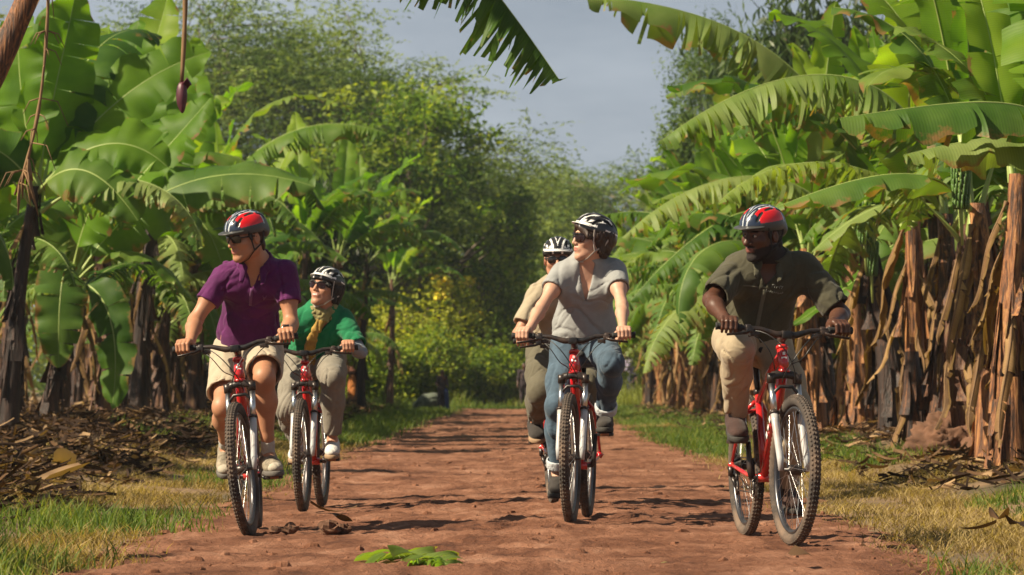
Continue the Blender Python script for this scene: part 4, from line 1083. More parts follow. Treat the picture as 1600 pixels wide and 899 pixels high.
WR = 0.345
BB = Vector((0, 0, 0.295)); REAR = Vector((0, 0.43, WR)); FRONT = Vector((0, -0.65, WR))
ST_AX = Vector((0, 0.35, 0.937)).normalized()            # steering axis, leaning back
ST_P = Vector((0, -0.605, WR)) 
def on_axis(z): return ST_P + ST_AX * ((z - ST_P.z) / ST_AX.z)
CROWN = on_axis(0.765); HT0 = on_axis(0.785); HT1 = on_axis(0.905); BAR = on_axis(0.945) + Vector((0, -0.075, 0.015))
CRANK = 0.17

def grip_pts(side):     # centre line of the bar out to the grip end, side = +1 is the rider's left (seen at the right)
    c = BAR
    return [c + Vector(v) for v in ((side * 0.0, 0, 0), (side * 0.05, 0, 0), (side * 0.12, 0.004, 0.022), (side * 0.19, 0.014, 0.026), (side * 0.325, 0.036, 0.030))]
def grip_centre(side): return BAR + Vector((side * 0.268, 0.027, 0.0285))

def wheel_parts(root, c, front, rng):
    w = empty('wheel'); w.parent = root; w.location = c; w['label'] = 'front wheel with dusty knobbly tyre' if front else 'rear wheel with dusty knobbly tyre'
    t = MB(); t.ring((0, 0, 0), (1, 0, 0), WR - 0.030, (0.026, 0.0255), 96, 12)
    NK = 96
    for i in range(NK):
        a = 2 * PI * i / NK; d = Vector((0, math.cos(a), math.sin(a))); tg = Vector((0, -math.sin(a), math.cos(a)))
        for k, (xo, rr) in enumerate(((-0.018, WR - 0.0125), (-0.006, WR - 0.0045), (0.006, WR - 0.0045), (0.018, WR - 0.0125))):
            aa = a + (0.5 if k in (0, 3) else 0) * 2 * PI / NK
            d2 = Vector((0, math.cos(aa), math.sin(aa))); t2 = Vector((0, -math.sin(aa), math.cos(aa)))
            Mx = Matrix((Vector((1, 0, 0)), t2, d2)).transposed()
            t.box(Vector((xo, 0, 0)) + d2 * (rr - .0012), (0.0080, 0.0105, 0.0085), Mx)
    t.build('tyre', M['rubber'], w, smooth=True)
    r = MB(); r.ring((0, 0, 0), (1, 0, 0), WR - 0.064, (0.011, 0.0135), 80, 10); r.build('rim', M['rim'], w)
    s = MB()
    for i in range(32):
        a = 2 * PI * i / 32; sd = 1 if i % 2 else -1; cr = 0.5 * (1 if (i // 2) % 2 else -1)
        p0 = Vector((sd * 0.028, math.cos(a + cr) * 0.022, math.sin(a + cr) * 0.022)); p1 = Vector((0, math.cos(a) * (WR - 0.07), math.sin(a) * (WR - 0.07)))
        s.tube([p0, p1], 0.0012, 5, cap=False)
    s.build('spokes', M['chrome'], w)
    h = MB(); h.tube([(-0.05 if front else -.065, 0, 0), (-0.035, 0, 0), (-0.03, 0, 0), (0.03, 0, 0), (0.035, 0, 0), (0.05 if front else .065, 0, 0)], [0.009, 0.009, 0.024, 0.024, 0.009, 0.009], 14)
    if not front:
        for k in range(8): h.tube([(-0.034 - k * 0.0035, 0, 0), (-0.036 - k * 0.0035, 0, 0)], 0.05 - k * 0.004, 20)
    h.build('hub', M['black_metal'], w)
    return w

def mountain_bike(label, x, y, yaw, roll, steer, crank, seed=0, z=0.006):
    """yaw: heading measured from straight at the camera towards +x; roll: lean to +x"""
    root = empty('mountain_bike', (x, y, z)); tag(root, label, 'bicycle', 'red mountain bikes')
    Mr = Matrix.Translation((x, y, z)) @ Matrix.Rotation(yaw, 4, 'Z') @ Matrix.Rotation(roll, 4, 'Y')
    root.matrix_world = Mr
    rng = random.Random(seed)
    Rs = Matrix.Translation(ST_P) @ Matrix.Rotation(steer, 4, ST_AX) @ Matrix.Translation(-ST_P)
    # frame
    f = MB(); ST = BB + Vector((0, 0.145, 0.40))
    f.tube([HT0, HT1], [0.026, 0.025], 18)
    f.tube([HT0 - ST_AX * 0.003, HT0 + ST_AX * 0.012], 0.030, 18); f.tube([HT1 - ST_AX * 0.012, HT1 + ST_AX * 0.003], 0.029, 18)
    f.tube([HT0 + ST_AX * 0.03, HT0.lerp(BB, 0.3) + Vector((0, 0, .01)), BB + Vector((0, -.01, .02))], [(0.026, 0.022), (0.024, 0.026), (0.025, 0.022)], 16)
    f.tube([HT1 - ST_AX * 0.03, HT1.lerp(ST, .5) + Vector((0, 0, -.012)), ST + Vector((0, -.01, -.05))], [(0.023, 0.019), (0.019, 0.017), (0.017, 0.016)], 16)
    f.tube([BB, ST], 0.0175, 14)
    f.tube([BB - Vector((.036, 0, 0)), BB + Vector((.036, 0, 0))], 0.022, 16)
    for s in (-1, 1):
        f.tube([BB + Vector((s * .018, .03, 0)), BB + Vector((s * .05, .15, .01)), BB.lerp(REAR, .7) + Vector((s * .066, 0, 0)), REAR + Vector((s * .07, 0, 0))], [0.012, 0.011, 0.010, 0.009], 10)
        f.tube([ST + Vector((s * .014, .01, -.045)), ST + Vector((s * .048, .06, -.09)), ST.lerp(REAR, .6) + Vector((s * .066, 0, 0)), REAR + Vector((s * .07, 0, .01))], [0.010, 0.010, 0.009, 0.008], 10)
        f.tube([REAR + Vector((s * .062, 0, -.012)), REAR + Vector((s * .076, 0, .012))], 0.018, 10)
    f.tube([ST + Vector((-.05, .065, -.10)), ST + Vector((0, .06, -.085)), ST + Vector((.05, .065, -.10))], 0.009, 8)
    fr = f.build('frame', M['red'], root)
    d = MB()    # lettering-like white marks on head tube and down tube
    c = HT0 + ST_AX * 0.075
    d.box(c + Vector((0, -0.0262, 0)), (0.026, 0.002, 0.008)); d.box(c + Vector((0, -0.0265, -.018)), (0.030, 0.002, 0.006)); d.box(c + Vector((0, -0.0265, .02)), (0.012, 0.002, 0.014))
    for s in (-1, 1):
        for k in range(5):
            q = HT0.lerp(BB, 0.30 + k * 0.075); dirv = (BB - HT0).normalized()
            Mx = Matrix((Vector((1, 0, 0)), dirv, Vector((1, 0, 0)).cross(dirv))).transposed()
            d.box(q + Vector((s * 0.0262, 0, 0.005)), (0.0018, 0.022, 0.022 if k % 2 else 0.030), Mx)
    d.build('decal', M['decal'], fr, smooth=False)
    # fork
    fk = empty('fork'); fk.parent = root; fk.matrix_local = Rs
    cr = MB(); 
    cr.tube([CROWN + Vector((-.066, .0, -.012)), CROWN + Vector((-.05, .0, .008)), CROWN + Vector((0, .0, .016)), CROWN + Vector((.05, .0, .008)), CROWN + Vector((.066, .0, -.012))], [(.018, .022)] * 5, 12)
    for s in (-1, 1): cr.tube([CROWN + Vector((s * .062, 0, .018)), CROWN + Vector((s * .062, 0, -.028))], 0.0215, 14)
    cr.build('fork_crown', M['black_metal'], fk)
    arch = MB()
    ax = ST_AX
    for s in (-1, 1):
        stn = MB(); low = MB()
        top = CROWN + Vector((s * .062, 0, -.02)); end = FRONT + Vector((s * .062, .022, 0))
        mid = top.lerp(end, 0.36)
        stn.tube([top, mid], 0.0155, 14)
        low.tube([mid + (top - mid) * .02, mid.lerp(end, .15), end + Vector((0, 0, .05)), end + Vector((0, -.012, -.005))], [0.0195, 0.0180, 0.0165, 0.011], 14)
        stn.build('stanchion', M['chrome'], fk); low.build('fork_leg', M['white_paint'], fk); br = MB()
        arch.tube([mid + ax * -.005, mid + ax * .006], 0.0235, 14)
        br.tube([end + Vector((0, -.008, .035)), FRONT + Vector((s * .060, .0, -.012))], [0.019, 0.014], 10)
        # rim brake arm beside the tyre
        br2 = MB(); br2.tube([mid.lerp(end, .10) + Vector((-s * .004, -.028, 0)), mid.lerp(end, .10) + Vector((-s * .006, -.034, .085))], [.008, .006], 8)
        br2.tube([mid.lerp(end, .04) + Vector((-s * .036, -.03, 0)), mid.lerp(end, .04) + Vector((-s * .012, -.03, 0))], .007, 8)
    q = CROWN + Vector((0, -.02, -.085))
    arch.tube([Vector((-.062, top.y - .035, mid.z + .0)), Vector((-.055, q.y - .01, q.z + .015)), Vector((-.03, q.y - .012, q.z + .042)), Vector((.03, q.y - .012, q.z + .042)), Vector((.055, q.y - .01, q.z + .015)), Vector((.062, top.y - .035, mid.z + .0))], 0.0085, 10)
    arch.build('fork_brace', M['black_metal'], fk)
    fw = wheel_parts(root, (0, 0, 0), True, rng); fw.matrix_local = Rs @ Matrix.Translation(FRONT)
    wheel_parts(root, REAR, False, rng)
    # stem, bar
    st = MB(); st.tube([HT1 + ax * .004, HT1 + ax * .045], 0.019, 14); st.tube([HT1 + ax * .03, BAR], [0.018, 0.017], 12); st.box(BAR + Vector((0, -.006, 0)), (0.046, 0.036, 0.036))
    so = st.build('stem', M['black_metal'], root, bevel=0.003); so.matrix_local = Rs
    hb = MB(); L = [Vector(p) for p in grip_pts(-1)][::-1] + [Vector(p) for p in grip_pts(1)][1:]
    hb.tube(L, [0.0115 if abs(p.x) > .08 else 0.0155 for p in L], 14)
    ho = hb.build('handlebar', M['black_metal'], root); ho.matrix_local = Rs
    for s in (-1, 1):
        g = MB(); p = grip_pts(s); a, b = p[3].lerp(p[4], 0.10), p[4]
        n = 16; pts = [a.lerp(b, k / n) for k in range(n + 1)]; g.tube(pts, [0.0165 if k % 2 else 0.0150 for k in range(n)] + [0.018], 14)
        g.build('grip', M['grip'], ho)
        lv = MB(); c = p[3] + Vector((-s * .012, 0, 0))
        lv.tube([c + Vector((-s * .012, 0, 0)), c + Vector((s * .012, 0, 0))], 0.0175, 12)
        lv.box(c + Vector((0, -.022, -.012)), (0.034, 0.040, 0.022))
        lv.tube([c + Vector((s * .0, -.040, -.016)), c + Vector((s * .025, -.055, -.024)), c + Vector((s * .07, -.058, -.030)), c + Vector((s * .115, -.05, -.034))], [(.005, .009), (.005, .010), (.004, .008), (.005, .008)], 8)
        lv.box(c + Vector((-s * .028, -.01, -.028)), (0.040, 0.034, 0.020)); lv.tube([c + Vector((-s * .035, .01, -.030)), c + Vector((-s * .015, .035, -.036))], [.005, .007], 8)
        lv.build('brake_lever', M['black_metal'], ho, bevel=0.002)
    cb = MB()
    def sm(P, n=14):
        P = [Vector(q) for q in P]; out = []
        for i in range(n + 1):
            q = list(P); t = i / n
            while len(q) > 1: q = [q[k].lerp(q[k + 1], t) for k in range(len(q) - 1)]
            out.append(q[0])
        return out
    for s in (-1, 1):
        c = grip_pts(s)[3] + Vector((-s * .03, -.03, -.012))
        cb.tube(sm([c, c + Vector((-s * .09, -.12, -.0)), BAR + Vector((s * .0, -.14, -.13)), on_axis(.80) + Vector((-s * .03, -.10, 0)), on_axis(.74) + Vector((-s * .03, -.06, 0))]), 0.0028, 6, cap=False)
        cb.tube(sm([c + Vector((0, .01, -.02)), c + Vector((-s * .09, -.07, -.07)), BAR + Vector((s * .08, -.06, -.16)), on_axis(.86) + Vector((s * .045, .0, 0)), on_axis(.80) + Vector((s * .025, .06, 0))]), 0.0026, 6, cap=False)
    co = cb.build('cables', M['cable'], root); co.matrix_local = Rs
    # saddle and post
    sp = MB(); SD = BB + Vector((0, .145, .40)) + Vector((0, .075, .205)); sp.tube([ST - Vector((0, .01, .03)), SD - Vector((0, 0, .04))], 0.0145, 12); sp.tube([ST - Vector((0, .004, .012)), ST + Vector((0, .004, .012))], 0.022, 12)
    sp.build('seat_post', M['black_metal'], root)
    sd = MB(); sd.tube([SD + Vector((0, -.16, -.006)), SD + Vector((0, -.12, 0)), SD, SD + Vector((0, .07, .006)), SD + Vector((0, .12, .004))], [(.014, .014), (.019, .02), (.04, .022), (.07, .024), (.05, .02)], 14, flat=(1, 0, 0))
    sd.build('saddle', M['grip'], root)
    # cranks
    ck = empty('crankset'); ck.parent = root
    c1 = MB(); a = crank
    for s in (-1, 1):
        dv = Vector((0, -math.cos(a), math.sin(a))) * (1 if s == -1 else -1)
        e = BB + dv * CRANK + Vector((s * .082, 0, 0))
        c1.tube([BB + Vector((s * .062, 0, 0)), BB + dv * .03 + Vector((s * .070, 0, 0)), e], [(.016, .014), (.011, .016), (.009, .013)], 10)
    c1.tube([BB - Vector((.07, 0, 0)), BB + Vector((.07, 0, 0))], .011, 12)
    c1.build('crank_arms', M['black_metal'], ck)
    ch = MB()
    for r_, xx in ((.088, -.052), (.068, -.046)): ch.ring(BB + Vector((xx, 0, 0)), (1, 0, 0), r_, (.006, .0015), 48, 6)
    for k in range(4):
        q = a + k * PI / 2; ch.tube([BB + Vector((-.05, 0, 0)), BB + Vector((-.052, math.cos(q) * .085, math.sin(q) * .085))], .006, 6)
    ch.build('chainring', M['black_metal'], ck)
    for s in (-1, 1):
        dv = Vector((0, -math.cos(a), math.sin(a))) * (1 if s == -1 else -1); e = BB + dv * CRANK + Vector((s * .135, 0, 0))
        p = MB(); p.box(e, (0.085, 0.085, 0.018)); p.tube([e - Vector((s * .05, 0, 0)), e], .007, 8)
        for yy in (-.043, .043): p.box(e + Vector((0, yy, 0)), (.045, .005, .013), mi=1)
        po = p.build('pedal', [M['black_metal'], M['reflector']], ck, bevel=0.002)
    cn = MB(); 
    for zz, yy in ((.088, 0), (-.088, 0)):
        cn.tube([BB + Vector((-.052, 0, zz)), REAR + Vector((-.045, 0, zz * .45))], (.003), 6)
    cn.tube([REAR + Vector((-.045, .0, -.04)), REAR + Vector((-.05, -.03, -.085)), REAR + Vector((-.05, -.05, -.12)), BB + Vector((-.052, .06, -.07))], .003, 6)
    cn.build('chain', M['black_metal'], root)
    dr = MB(); dr.box(REAR + Vector((-.075, 0, -.03)), (.022, .03, .045)); dr.tube([REAR + Vector((-.07, 0, -.05)), REAR + Vector((-.05, -.03, -.12))], [.012, .008], 8)
    dr.tube([REAR + Vector((-.056, -.005, -.06)), REAR + Vector((-.046, -.005, -.06))], .024, 14); dr.tube([REAR + Vector((-.056, -.03, -.12)), REAR + Vector((-.046, -.03, -.12))], .024, 14)
    dr.build('derailleur', M['black_metal'], root)
    return root, Mr, Rs

def place_from_front(px, d, yaw):
    """bike origin so that its front tyre touches the ground under photograph column px at distance d"""
    return PX(px, d) - 0.65 * math.sin(yaw), d + 0.65 * math.cos(yaw)
# ------------------------------------------------------------------ smooth bodies: distance fields turned into meshes
def V3(*a): return np.array(a, np.float32)

class Field:
    def __init__(s, h): s.h = h; s.p = []
    def cone(s, a, b, ra, rb, k=0.02, op='+', cuts=None, m=0):
        s.p.append(('c', np.array(a, np.float32), np.array(b, np.float32), ra, rb, k, op, cuts, m)); return s
    def ell(s, c, r, Rm=None, k=0.02, op='+', cuts=None, m=0):
        Rm = np.eye(3, dtype=np.float32) if Rm is None else np.array(Rm, np.float32)
        s.p.append(('e', np.array(c, np.float32), Rm, np.array(r, np.float32), None, k, op, cuts, m)); return s
    def mark(s, noise):      # cloth folds go in here, hems are cut after them
        s.p.append(('n', noise, None, None, None, 0, 'n', None, 0))
    def bounds(s, q):
        if q[0] == 'c':
            r = max(q[3], q[4]); return np.minimum(q[1], q[2]) - r, np.maximum(q[1], q[2]) + r
        r = np.sqrt(((q[2] * q[3][None, :]) ** 2).sum(1)); return q[1] - r, q[1] + r
    def run(s, noise=None):
        h = s.h; B = [s.bounds(q) for q in s.p if q[6] == '+']
        lo = np.min([b[0] for b in B], 0) - 4 * h - 0.02; hi = np.max([b[1] for b in B], 0) + 4 * h + 0.02
        n = np.ceil((hi - lo) / h).astype(int) + 1
        V = np.full(n, 0.2, np.float32)
        ax = [lo[i] + h * np.arange(n[i], dtype=np.float32) for i in range(3)]
        for q in s.p:
            if q[0] == 'n':
                idx = np.nonzero(np.abs(V) < 3.5 * h); P = lo + h * np.stack(idx, 1); V[idx] += q[1](P).astype(np.float32); continue
            b0, b1 = s.bounds(q); mg = q[5] + 3 * h
            i0 = np.clip(np.floor((b0 - mg - lo) / h).astype(int), 0, n); i1 = np.clip(np.ceil((b1 + mg - lo) / h).astype(int) + 1, 0, n)
            if (i1 <= i0).any(): continue
            X = ax[0][i0[0]:i1[0], None, None]; Y = ax[1][None, i0[1]:i1[1], None]; Z = ax[2][None, None, i0[2]:i1[2]]
            if q[0] == 'c':
                a, b, ra, rb = q[1:5]; ab = b - a; L2 = float(ab @ ab) + 1e-9
                dx, dy, dz = X - a[0], Y - a[1], Z - a[2]
                t = np.clip((dx * ab[0] + dy * ab[1] + dz * ab[2]) / L2, 0, 1)
                D = np.sqrt((dx - t * ab[0]) ** 2 + (dy - t * ab[1]) ** 2 + (dz - t * ab[2]) ** 2) - (ra + (rb - ra) * t)
            else:
                c, Rm, r = q[1:4]; dx, dy, dz = X - c[0], Y - c[1], Z - c[2]
                e = [(dx * Rm[0, j] + dy * Rm[1, j] + dz * Rm[2, j]) for j in range(3)]
                k0 = np.sqrt((e[0] / r[0]) ** 2 + (e[1] / r[1]) ** 2 + (e[2] / r[2]) ** 2) + 1e-6
                k1 = np.sqrt((e[0] / r[0] ** 2) ** 2 + (e[1] / r[1] ** 2) ** 2 + (e[2] / r[2] ** 2) ** 2) + 1e-6
                D = k0 * (k0 - 1) / k1
            if q[7]:
                for p0, nn in q[7]:
                    D = np.maximum(D, (X - p0[0]) * nn[0] + (Y - p0[1]) * nn[1] + (Z - p0[2]) * nn[2])
            sl = V[i0[0]:i1[0], i0[1]:i1[1], i0[2]:i1[2]]; k = q[5]
            if q[6] == '+':
                if k > 0:
                    hh = np.maximum(k - np.abs(sl - D), 0) / k; sl[...] = np.minimum(sl, D) - hh * hh * k * 0.25
                else: sl[...] = np.minimum(sl, D)
            else:
                D = -D
                if k > 0:
                    hh = np.maximum(k - np.abs(sl - D), 0) / k; sl[...] = np.maximum(sl, D) + hh * hh * k * 0.25
                else: sl[...] = np.maximum(sl, D)
        s.V, s.lo = V, lo
        if noise is not None:
            idx = np.nonzero(np.abs(V) < 3.5 * h); P = lo + h * np.stack(idx, 1)
            V[idx] += noise(P).astype(np.float32)
        return s
    def mesh(s, name, mats, mi=None, parent=None, part=None):
        V, lo, h = s.V, s.lo, s.h
        V[0] = V[-1] = 0.1; V[:, 0] = V[:, -1] = 0.1; V[:, :, 0] = V[:, :, -1] = 0.1
        S = V < 0
        c = np.zeros(tuple(x - 1 for x in V.shape), np.int8)
        for a in (0, 1):
            for b in (0, 1):
                for d in (0, 1):
                    c += S[a:a + c.shape[0], b:b + c.shape[1], d:d + c.shape[2]]
        I = np.stack(np.nonzero((c > 0) & (c < 8)), 1)
        acc = np.zeros((len(I), 3)); cnt = np.zeros(len(I))
        cor = {}
        for a in (0, 1):
            for b in (0, 1):
                for d in (0, 1): cor[(a, b, d)] = V[I[:, 0] + a, I[:, 1] + b, I[:, 2] + d]
        for axx in range(3):
            o = [k for k in range(3) if k != axx]
            for u in (0, 1):
                for w in (0, 1):
                    p = [0, 0, 0]; p[o[0]] = u; p[o[1]] = w; q = list(p); q[axx] = 1
                    f0, f1 = cor[tuple(p)], cor[tuple(q)]; m = (f0 < 0) != (f1 < 0)
                    t = np.where(m, f0 / np.where(m, f0 - f1, 1), 0)
                    pos = np.zeros((len(I), 3)); pos[:, o[0]] = u; pos[:, o[1]] = w; pos[:, axx] = t
                    acc += pos * m[:, None]; cnt += m
        P = lo + h * (I + acc / cnt[:, None])
        ID = np.full(c.shape, -1, np.int32); ID[I[:, 0], I[:, 1], I[:, 2]] = np.arange(len(I))
        F = []
        for axx in range(3):
            o = [k for k in range(3) if k != axx]
            sa = [slice(None)] * 3; sb = [slice(None)] * 3; sa[axx] = slice(0, -1); sb[axx] = slice(1, None)
            A, Bq = S[tuple(sa)], S[tuple(sb)]
            for sign in (True, False):
                e = np.stack(np.nonzero(A & ~Bq if sign else ~A & Bq), 1)
                if not len(e): continue
                def cell(du, dv):
                    q = e.copy(); q[:, o[0]] -= du; q[:, o[1]] -= dv; return ID[q[:, 0], q[:, 1], q[:, 2]]
                qd = [cell(1, 1), cell(0, 1), cell(0, 0), cell(1, 0)]
                flip = (axx == 1)
                if sign == flip: qd = qd[::-1]
                F.append(np.stack(qd, 1))
        F = np.concatenate(F); F = F[(F >= 0).all(1)]
        # two light smoothing passes
        for _ in range(1):
            ac = np.zeros_like(P); ct = np.zeros(len(P))
            for k in range(4):
                np.add.at(ac, F[:, k], P[F[:, (k + 1) % 4]]); np.add.at(ct, F[:, k], 1)
            P = 0.6 * P + 0.4 * ac / np.maximum(ct, 1)[:, None]
        ctr = P[F].mean(1)
        m = mi(ctr) if mi is not None else None
        return link(part or name, npmesh(name, P, F, mats, m), parent)

def ik(a, c, l1, l2, pole):
    a, c = Vector(a), Vector(c); d = c - a; L = d.length
    if L > (l1 + l2) * 0.995: L2 = L; k = L / ((l1 + l2) * 0.995); l1 *= k; l2 *= k
    x = (l1 * l1 - l2 * l2 + L * L) / (2 * L); hh = math.sqrt(max(l1 * l1 - x * x, 0)); u = d.normalized()
    p = Vector(pole); p = (p - u * p.dot(u)).normalized()
    return a + u * x + p * hh

def frame(x, y, z): return np.array([[x[0], y[0], z[0]], [x[1], y[1], z[1]], [x[2], y[2], z[2]]], np.float32)
# ------------------------------------------------------------------ people
def skin(name, col, rough=0.5):
    return simple(name, col, rough, var=0.10, scale=14, sss=0.12, spec=0.4, bump=0.10, bscale=220)
def cloth(name, col, var=0.12, rough=0.85, bump=0.25, dirt=None, sheen=0.12):
    m = simple(name, col, rough, var=var, scale=11, bump=bump, bscale=260, spec=0.25, sheen=sheen, dirt=dirt)
    nt = m.node_tree; b = nt.nodes['Principled BSDF']; old = b.inputs['Normal'].links[0].from_node      # soft creases under the weave
    tc = nt.nodes.new('ShaderNodeTexCoord'); nz = N(nt, 'ShaderNodeTexNoise', Scale=13.0, Detail=3.0, Roughness=0.55, Distortion=1.4); nz.noise_type = 'RIDGED_MULTIFRACTAL' if hasattr(nz, 'noise_type') else nz.noise_type
    nt.links.new(tc.outputs['Object'], nz.inputs['Vector']); bp = N(nt, 'ShaderNodeBump', Strength=0.5, Distance=0.012)
    nt.links.new(nz.outputs[0], bp.inputs['Height']); nt.links.new(bp.outputs[0], old.inputs['Normal'])
    return m
M['skin_tan'] = skin('skin_tan', (0.41, 0.20, 0.115)); M['skin_pale'] = skin('skin_pale', (0.52, 0.30, 0.21)); M['skin_warm'] = skin('skin_warm', (0.45, 0.225, 0.14)); M['skin_dark'] = skin('skin_dark', (0.085, 0.036, 0.021), 0.42)
M['lip'] = simple('lip', (0.44, 0.17, 0.13), 0.45); M['lip_dark'] = simple('lip_dark', (0.20, 0.075, 0.06), 0.4)
M['hair_brown'] = simple('hair_brown', (0.030, 0.014, 0.008), 0.5, var=0.5, scale=60, stretch=(1, 1, 0.2), bump=0.6, bscale=120)
M['hair_black'] = simple('hair_black', (0.008, 0.006, 0.006), 0.6, var=0.5, scale=60, bump=0.6, bscale=150)
M['skin_beard'] = simple('stubble_beard', (0.018, 0.011, 0.009), 0.8, var=0.4, scale=160, bump=0.5, bscale=500); M['teeth'] = simple('teeth', (0.75, 0.72, 0.66), 0.3)
M['eye_white'] = simple('eye_white', (0.38, 0.33, 0.28), 0.3); M['iris'] = simple('iris', (0.012, 0.007, 0.005), 0.15)
M['lens'] = simple('sunglass_lens', (0.012, 0.009, 0.009), 0.06, spec=0.8); M['lens_brown'] = simple('sunglass_lens_brown', (0.016, 0.006, 0.005), 0.12, spec=0.4)
M['plastic_black'] = simple('plastic_black', (0.012, 0.012, 0.013), 0.35)
M['liner'] = simple('helmet_liner', (0.01, 0.01, 0.011), 0.9)
M['h_navy'] = simple('helmet_navy', (0.018, 0.028, 0.055), 0.25, coat=0.5); M['h_silver'] = simple('helmet_silver', (0.42, 0.46, 0.50), 0.3, coat=0.4)
M['h_red'] = simple('helmet_red', (0.62, 0.008, 0.012), 0.25, coat=0.5); M['h_grey'] = simple('helmet_grey', (0.05, 0.052, 0.052), 0.4); M['h_white'] = simple('helmet_white', (0.78, 0.78, 0.76), 0.3, coat=0.4); M['h_black'] = simple('helmet_black', (0.014, 0.014, 0.016), 0.3, coat=0.4)
M['strap_black'] = simple('strap_black', (0.012, 0.012, 0.012), 0.8); M['strap_grey'] = simple('strap_grey', (0.42, 0.38, 0.34), 0.8)

def inv3(Hm): return np.array(Hm.inverted())
def to_head(Hm, P):
    A = inv3(Hm); return P @ A[:3, :3].T + A[:3, 3]

def head_field(f, Hm, sc=1.0, fem=False, jaw=1.0, nose=1.0, smile=0.0):
    if fem: jaw *= .90; nose *= .86
    R3 = np.array(Hm.to_3x3()) ; Rn = R3 / np.linalg.norm(R3, axis=0)
    p = lambda x, y, z: tuple(Hm @ Vector((x, y, z)))
    E = lambda c, r, k=0.012, op='+', rot=None: f.ell(p(*c), np.array(r) * sc, Rn if rot is None else Rn @ rot, k * 1.0, op)
    C = lambda a, b, ra, rb, k=0.01, op='+': f.cone(p(*a), p(*b), ra * sc, rb * sc, k, op)
    E((0, .018, .035), (.074, .094, .082)); E((0, -.022, -.02), (.061, .066, .085), .03)
    E((0, -.01, -.055), (.054 * jaw, .062, .045), .025)
    for s in (-1, 1):
        C((s * .050 * jaw, .012, -.055), (s * .014, -.066, -.096), .017, .016, .03)
        E((s * .041, -.060, -.018), (.024, .020, .021), .022)            # cheeks
        C((s * .014, -.082, .026), (s * .043, -.068, .024), .0085, .008, .014)   # brow
    E((0, -.070 if fem else -.072, -.098), (.015 if fem else .023, .014 if fem else .018, .013 if fem else .016), .018)        # chin
    for s in (-1, 1):
        E((s * .030, -.094, .008), (.0155, .014, .0105), .010, '-')
        E((s * .030, -.0745, .007), (.0125, .0120, .0115), .003)
        C((s * .019, -.083, .0155), (s * .041, -.077, .0135), .0035, .003, .004)  # upper lid
    C((0, -.084, .022), (0, -.109 + (.005 if fem else 0), -.025), .0078, .0118 * nose, .010)
    for s in (-1, 1): E((s * .0125 * nose, -.094, -.029), (.0085, .010, .0075), .006)
    E((0, -.079, -.058), (.026, .016, .020), .014)                       # mouth mound
    C((-.018, -.088, -.0515 + smile * .004), (0, -.0940, -.0505), .0040, .0052, .005); C((.018, -.088, -.0515 + smile * .004), (0, -.0940, -.0505), .0040, .0052, .005)
    C((-.015, -.087, -.0625 + smile * .002), (0, -.0920, -.0635), .0045, .0060, .005); C((.015, -.087, -.0625 + smile * .002), (0, -.0920, -.0635), .0045, .0060, .005)
    C((-.026, -.088, -.0570 + smile * .006), (0, -.102, -.0575), .0018, .0022, .002, '-'); C((.026, -.088, -.0570 + smile * .006), (0, -.102, -.0575), .0018, .0022, .002, '-')
    for s in (-1, 1):
        E((s * .077, .012, -.004), (.010, .019, .031), .006); E((s * .086, .006, .000), (.006, .009, .016), .003, '-')

def hand_on_grip(f, G, u, side, wrist_dir, rw=0.027, sc=1.0):
    """fist closed over the bar: G centre of the hand on the bar, u outward along the bar"""
    G = Vector(G); u = Vector(u).normalized(); F = Vector((0, -1, 0)); F = (F - u * F.dot(u)).normalized(); U = u.cross(F); U = U if U.z > 0 else -U
    q = lambda a, b, c: tuple(G + u * a * sc + F * b * sc + U * c * sc)
    # knuckles, fingers index(inner) -> little(outer)
    for i, (o, ln, r) in enumerate(((-.030, .96, .0092), (-.0105, 1.04, .0096), (.0095, 1.0, .0092), (.0285, .86, .0082))):
        k = o
        m = q(k, -.004, .036); p1 = q(k * 1.02, .028 * ln, .022); p2 = q(k * 1.02, .030 * ln, -.010); p3 = q(k, .010, -.027)
        f.cone(q(k * .8, -.045, .030), m, r * 1.15, r * 1.22, .012); f.ell(m, (r * 1.28,) * 3, None, .006)
        f.cone(m, p1, r * 1.15, r * 1.04, .0045); f.cone(p1, p2, r * 1.05, r * .95, .004); f.cone(p2, p3, r * .95, r * .80, .003)
    W = q(-.002, -.088, .024)
    f.cone(q(-.022, -.02, .024), q(-.012, -.075, .022), .0165, .019, .02); f.cone(q(.022, -.02, .024), q(.010, -.075, .022), .0150, .018, .02)
    f.cone(q(0, -.02, .026), q(0, -.07, .024), .016, .019, .02)
    # thumb leaves the inner side near the wrist and passes under the bar
    t0, t1, t2, t3 = q(-.018, -.060, .012), q(-.045, -.034, .006), q(-.052, -.006, -.018), q(-.040, .018, -.025)
    f.cone(t0, t1, .0155, .0125, .014); f.cone(t1, t2, .0120, .0105, .006); f.cone(t2, t3, .0105, .0088, .004)
    return Vector(W)

def arm_skin(f, S, E, W, B):
    k = .02; E, S, W = Vector(E), Vector(S), Vector(W); a = B['arm']
    f.ell(S, (.054 * a,) * 3, None, .03); f.cone(S, E, .049 * a, .039 * a, k)
    d = (W - E); f.ell(S.lerp(E, .5), (.050 * a, .048 * a, .052 * a), None, .04)
    f.cone(E, E + d * .3, .040 * a, .043 * a, k); f.cone(E + d * .3, E + d * .85, .043 * a, .027 * a, k); f.cone(E + d * .85, W, .027 * a, .026 * a, .015)

